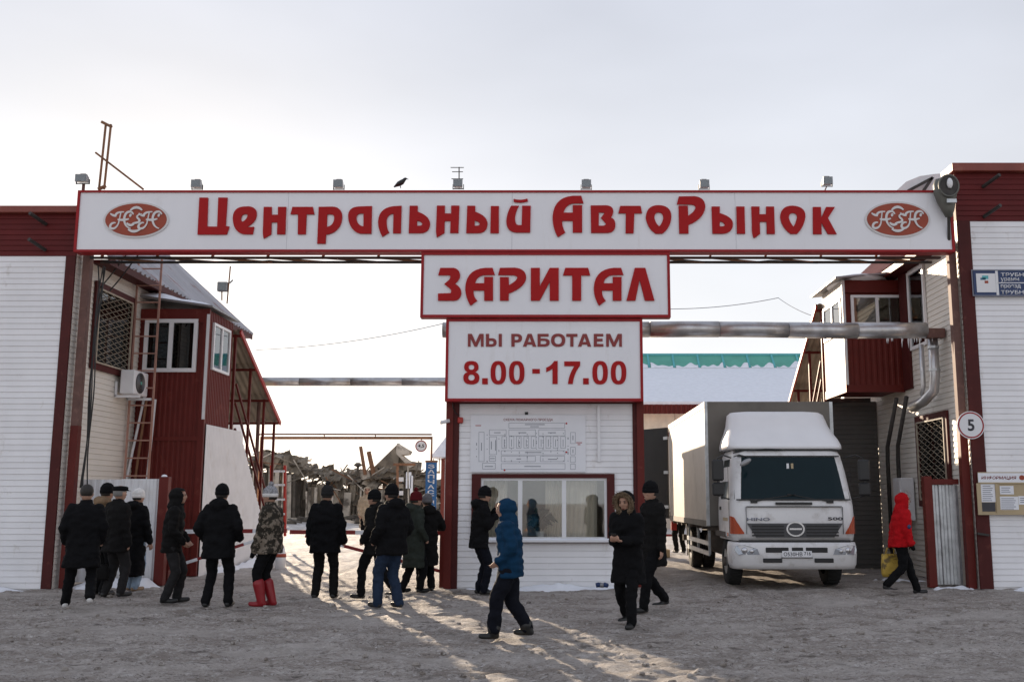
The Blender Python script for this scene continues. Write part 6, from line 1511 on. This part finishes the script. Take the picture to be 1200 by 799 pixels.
    if hat in ('cap', 'beanie', 'pom', 'hair') and hood != 'up':
        h = MB(); h.loft([[HP(p.x, p.y - .018, z_) for p in ering((0,0,0), rx, ry, 18, 2)] for z_, rx, ry in ((-.05,.070,.080),(-.02,.081,.092),(.03,.083,.094),(.06,.080,.092))]) if hat != 'hair' else h.ell(HP(0, -.018, .032), (.088*kh, .096*kh, .100*kh), 14, 10, hr)
        pend('hair', h, M[hair], t, .012, 2)
    if glove:
        for i in (0, 1):
            g_ = MB(); hand(g_, wr[i], (wr[i] - el[i]), Vector((-.6*(1 if i else -1), .3, 0)), 1 if i else -1, .6)
            for q in range(len(g_.v)): pass
            rcone(g_, wr[i] - (wr[i]-el[i]).normalized()*.03, wr[i] + (wr[i]-el[i]).normalized()*.05, .036, .036); pend('glove', g_, M[glove], t, .011, 2)
    return t, dict(wr=wr, el=el, hc=hc, k=k, HP=HP)
def G(px, py):
    u = (px - CX) / FPX; v = -(py - CY) / FPX; b = math.cos(PITCH) - v*math.sin(PITCH); c = math.sin(PITCH) + v*math.cos(PITCH); kk = -CAMH / c
    return u*kk, b*kk
POCK = ((-.235, .10, .93), (.235, .10, .93))
def P(px, py, *a, **kw): x, y = G(px, py); return person(x, y, *a, **kw)
random.seed(11)
P(92, 713, -20, 'person in long black coat and white sneakers striding at far left', H=1.80, coat='black', hem=.62, bulk=1.10, skirt=.03, legs=((-.20,.22,0),(.16,-.28,.11)), hands=POCK, show=(False, False), pants='black', shoe='shoe_white', hat='hair', hood='none')
P(116, 697, 25, 'person in tan jacket and black knit hat behind the black coat at far left', H=1.83, coat='beige', hem=.85, hat='beanie', pants='black', hands=POCK, show=(False, False), hood='down')
P(131, 699, 30, 'person in peaked cap, black jacket and dark trousers by the low fence', H=1.82, coat='black2', hem=.74, bulk=1.08, skirt=.01, pants='grey', hat='cap', hair='hair_grey', hatm='cloth_black', hands=((-.24,.02,.82),(.24,.05,.80)), show=(True, False), hood='none', legs=((-.12,-.04,0),(.13,.06,0)))
_, d = P(154, 692, 25, 'person in white knit hat and long black coat by the red fence post', H=1.75, coat='black', hem=.30, skirt=.02, pants='palejeans', shoe='shoe_tan', hat='beanie', hatm='cloth_white', hands=((-.22,.05,.82),(.27,.10,.83)), hood='down', legs=((-.09,.04,0),(.10,-.03,0)))
P(198, 706, 78, 'hooded person in black puffer jacket standing sideways next to the red fence post', H=1.76, coat='black2', hem=.80, quilt=.007, pants='grey', hood='up', hands=((-.15,.20,.94),(.16,.19,.93)), legs=((-.09,.10,0),(.10,-.05,0)), lean=.05)
P(253, 711, 0, 'person in black hooded jacket seen from behind, left of the camouflage jacket', H=1.79, coat='black', hem=.74, bulk=1.12, hat='beanie', hands=((-.27,.10,.98),(.27,.10,.98)), show=(False, False), pocket=True, hood='down', pants='black', legs=((-.15,.0,0),(.16,.04,0)))
P(313, 710, -82, 'person in camouflage jacket, grey pom hat and red boots', H=1.76, coat='camo', hem=.82, bulk=1.10, hat='pom', hatm='cloth_knit', pants='black', shoe='boot_red', boot=.62, hands=((-.20,.16,.82),(.22,.12,.82)), glove='cloth_black', hood='none', legs=((-.08,.06,0),(.09,-.04,0)))
P(379, 701, 2, 'person in black jacket and dark pom hat with back turned before the barrier', H=1.79, coat='black', hem=.76, bulk=1.14, hat='pom', hatm='cloth_grey', hands=((-.28,.06,.88),(.28,.06,.88)), show=(False, False), pocket=True, hood='none', pants='black2', legs=((-.14,0,0),(.15,.02,0)))
x, y = A(430, 600, 31).x, 31.0
person(x, y, 170, 'distant person in sand coloured hooded coat beyond the barrier', H=1.72, coat='sand', hem=.55, skirt=.02, hood='up', pants='black', zoff=.03, hands=((-.22,.12,.9),(.22,.12,.9)))
P(437, 701, -70, 'person in black walking behind the one in blue jeans', H=1.72, coat='black2', hem=.76, pants='black', hood='down', hat='beanie', hands=POCK, show=(False, False), legs=((-.08,.18,0),(.10,-.34,.06)))
P(457, 712, -48, 'person in black jacket, knit hat and blue jeans near the middle', H=1.79, coat='black', hem=.80, bulk=1.16, pants='jeans', hat='beanie', hands=((-.25,.10,.95),(.25,.10,.95)), show=(False, False), pocket=True, hood='down', legs=((-.10,.16,0),(.11,-.06,0)), legw=1.08)
P(484, 694, 48, 'person in long grey green coat and burgundy knit hat by the barrier', H=1.70, coat='green', hem=.48, skirt=.02, hat='pom', hatm='cloth_burgundy', hands=((-.24,.10,.92),(.24,.10,.92)), show=(False, False), hood='down', pants='black', legs=((-.10,-.16,0),(.10,.08,0)))
P(499, 692, -25, 'person in long black coat and grey hat next to the kiosk post', H=1.66, coat='black2', hem=.50, skirt=.015, hat='beanie', hatm='cloth_greyhat', hands=((-.10,.26,1.22),(.22,.20,1.15)), hood='down', pants='black')
P(561, 696, 72, 'person in black jacket and knit hat at the kiosk window with raised hand', H=1.78, coat='black', hem=.80, hat='beanie', hands=((-.06,.30,1.42),(.12,.26,1.30)), hood='down', pants='navy', legs=((-.09,.02,0),(.10,.06,0)), lean=.08, headturn=-10, nod=6)
P(597, 748, -90, 'person in blue quilted hooded jacket walking left in front of the kiosk', H=1.59, coat='blue', hem=.82, bulk=1.10, quilt=.009, hood='up', hands=((-.17,.15,.97),(.22,.05,.95)), show=(True, False), pants='navy', boot=.12, legw=1.22, legs=((-.05,.20,.0),(.07,-.24,.03)), lean=.06, nod=4)
_, dph = P(737, 734, -150, 'person in black parka with fur trimmed hood looking at a phone', H=1.68, coat='black', hem=.60, bulk=1.06, skirt=.015, hood='up', fur=True, hands=((-.06,.30,1.12),(.07,.29,1.12)), phone=True, pants='black', legs=((-.14,.22,0),(.15,-.24,.05)), nod=20, lean=.05)
tph = PEOPLE[-1]
P(766, 716, -118, 'person in black coat and knit hat walking behind the phone user', H=1.82, coat='black2', hem=.66, hat='beanie', hands=((-.25,.02,.84),(.25,.0,.84)), hood='none', pants='black', legs=((-.09,.22,0),(.10,-.25,.07)), headturn=6)
_, dred = P(1058, 696, 92, 'person in bright red hooded jacket walking right beside the truck', H=1.69, coat='red', hem=.86, bulk=1.12, hood='up', hands=((-.28,-.08,.86),(.26,.12,.88)), glove='cloth_black', pants='black', legs=((-.09,.28,0),(.09,-.30,.09)), lean=.1)
tred = PEOPLE[-1]
x, y = A(797, 640, 28.6).x, 28.6
person(x, y, -20, 'distant person in black standing behind the open truck door', H=1.75, coat='black', hem=.80, hat='beanie', hood='none', pants='black')
# evaluate all soft shapes at once
tmp = []
for (name, mb, m, parent, vox, it, post, sub) in PEND:
    o = bpy.data.objects.new('t', mb.mesh()); COL.objects.link(o)
    r = o.modifiers.new('r', 'REMESH'); r.mode = 'VOXEL'; r.voxel_size = vox; r.use_smooth_shade = True
    s = o.modifiers.new('s', 'SMOOTH'); s.iterations = it; s.factor = .5; tmp.append(o)
dg = bpy.context.evaluated_depsgraph_get()
for o, (name, mb, m, parent, vox, it, post, sub) in zip(tmp, PEND):
    me = bpy.data.meshes.new_from_object(o.evaluated_get(dg)); me.materials.clear()
    if sub or post:
        bm = bmesh.new(); bm.from_mesh(me)
        if post:
            bm.normal_update(); nv = [post(v.co, v.normal) for v in bm.verts]
            for v, c_ in zip(bm.verts, nv): v.co = c_
        if sub: sub(bm)
        bm.to_mesh(me); bm.free()
    link(name, me, m, parent, True, world=False)
for o in tmp: bpy.data.objects.remove(o)
# white stripe on the red hood and a dark badge on the sleeve
hp = dred['HP']; k_ = dred['k']; st_ = MB(); pts = []
for q in range(9):
    a = R(-25 + 17 * q); pts.append(hp(0, .131*math.cos(a) - .022, .138*math.sin(a) + .022))
n = len(pts); vs = []
for p_ in pts: vs += [p_ + Vector((s_*.022, 0, 0)) + (p_ - dred['hc']).normalized()*.012 for s_ in (-1, 1)]
st_.add(vs, [(2*i, 2*i+2, 2*i+3, 2*i+1) for i in range(n-1)]); link('hood_stripe', st_.mesh(), M['white_print'], tred, True, world=False)
e_, w_ = dred['el'][1], dred['wr'][1]; m_ = e_.lerp(w_, .05) + Vector((.085, .02, .06)); bd = MB(); bd.ell(m_ - Vector((.012, 0, 0)), (.012, .032, .036), 10, 8); link('sleeve_badge', bd.mesh(), M['blue_sign'], tred, True, world=False)
# black bag carried at the far left
q_ = PEOPLE[1].location; q_ = Vector((q_.x + .12, q_.y - .35, .55)); hb_ = empty('hand_bag', (q_.x, q_.y, .28), 'black bag hanging low between the people at far left', 'bag')
b = MB(); b.loft([[Vector((q_.x + p_.x, q_.y + p_.y, z_)) for p_ in ering((0,0,0), rx, ry, 20, 4)] for z_, rx, ry in ((.28,.15,.06),(.31,.17,.075),(.45,.16,.07),(.53,.13,.05))]); b.build('bag_body', M['cloth_black2'], hb_, True)
MB().tube([(q_.x - .08, q_.y, .52), (q_.x - .04, q_.y, .66), (q_.x, q_.y, .70), (q_.x + .04, q_.y, .66), (q_.x + .08, q_.y, .52)], .009, 6).build('handle', M['cloth_black2'], hb_)
# held things
def held(name, mb, m, person_, label, cat):
    o = mb.build(name, m); o.location = Vector((0,0,0)); return o
def to_world(p_, v): return Matrix.Translation(p_.location) @ Matrix.Rotation(p_.rotation_euler.z, 4, 'Z') @ Vector(v)
w0, w1 = dph['wr']; c_ = (w0 + w1)/2 + Vector((0, .07, .055)); mb = MB()
q = Matrix.Rotation(R(35), 3, 'X'); vs = [c_ + q @ Vector((x_, y_, z_)) for z_ in (-.004, .004) for x_, y_ in ((-.036,-.075),(.036,-.075),(.036,.075),(-.036,.075))]
mb.add([to_world(tph, v_) for v_ in vs], [(0,3,2,1),(4,5,6,7),(0,1,5,4),(1,2,6,5),(2,3,7,6),(3,0,4,7)]); o = mb.build('phone', M['black_plastic'], bevel=.002); tag(o, 'dark phone held in both hands by the person in the fur hood', 'phone')
h_ = to_world(tred, dred['wr'][0]) + Vector((-.02, 0, -.06)); bg_ = empty('shopping_bag', (h_.x, h_.y, h_.z - .5), 'yellow patterned shopping bag carried by the person in red', 'bag')
b = MB(); b.loft([[Vector((h_.x + p_.x, h_.y + p_.y, z_)) for p_ in ering((0,0,0), rx, ry, 20, 5)] for z_, rx, ry in ((h_.z - .50, .15, .06), (h_.z - .44, .165, .075), (h_.z - .25, .16, .07), (h_.z - .12, .15, .045), (h_.z - .11, .14, .04))])
b.build('bag_body', M['bag_yellow'], bg_, True)
for s_ in (-.045, .045): MB().tube([(h_.x - .08, h_.y + s_, h_.z - .13), (h_.x - .06, h_.y + s_*.4, h_.z - .02), (h_.x, h_.y, h_.z + .01), (h_.x + .06, h_.y + s_*.4, h_.z - .02), (h_.x + .08, h_.y + s_, h_.z - .13)], .008, 6).build('handle', M['bag_yellow'], bg_)
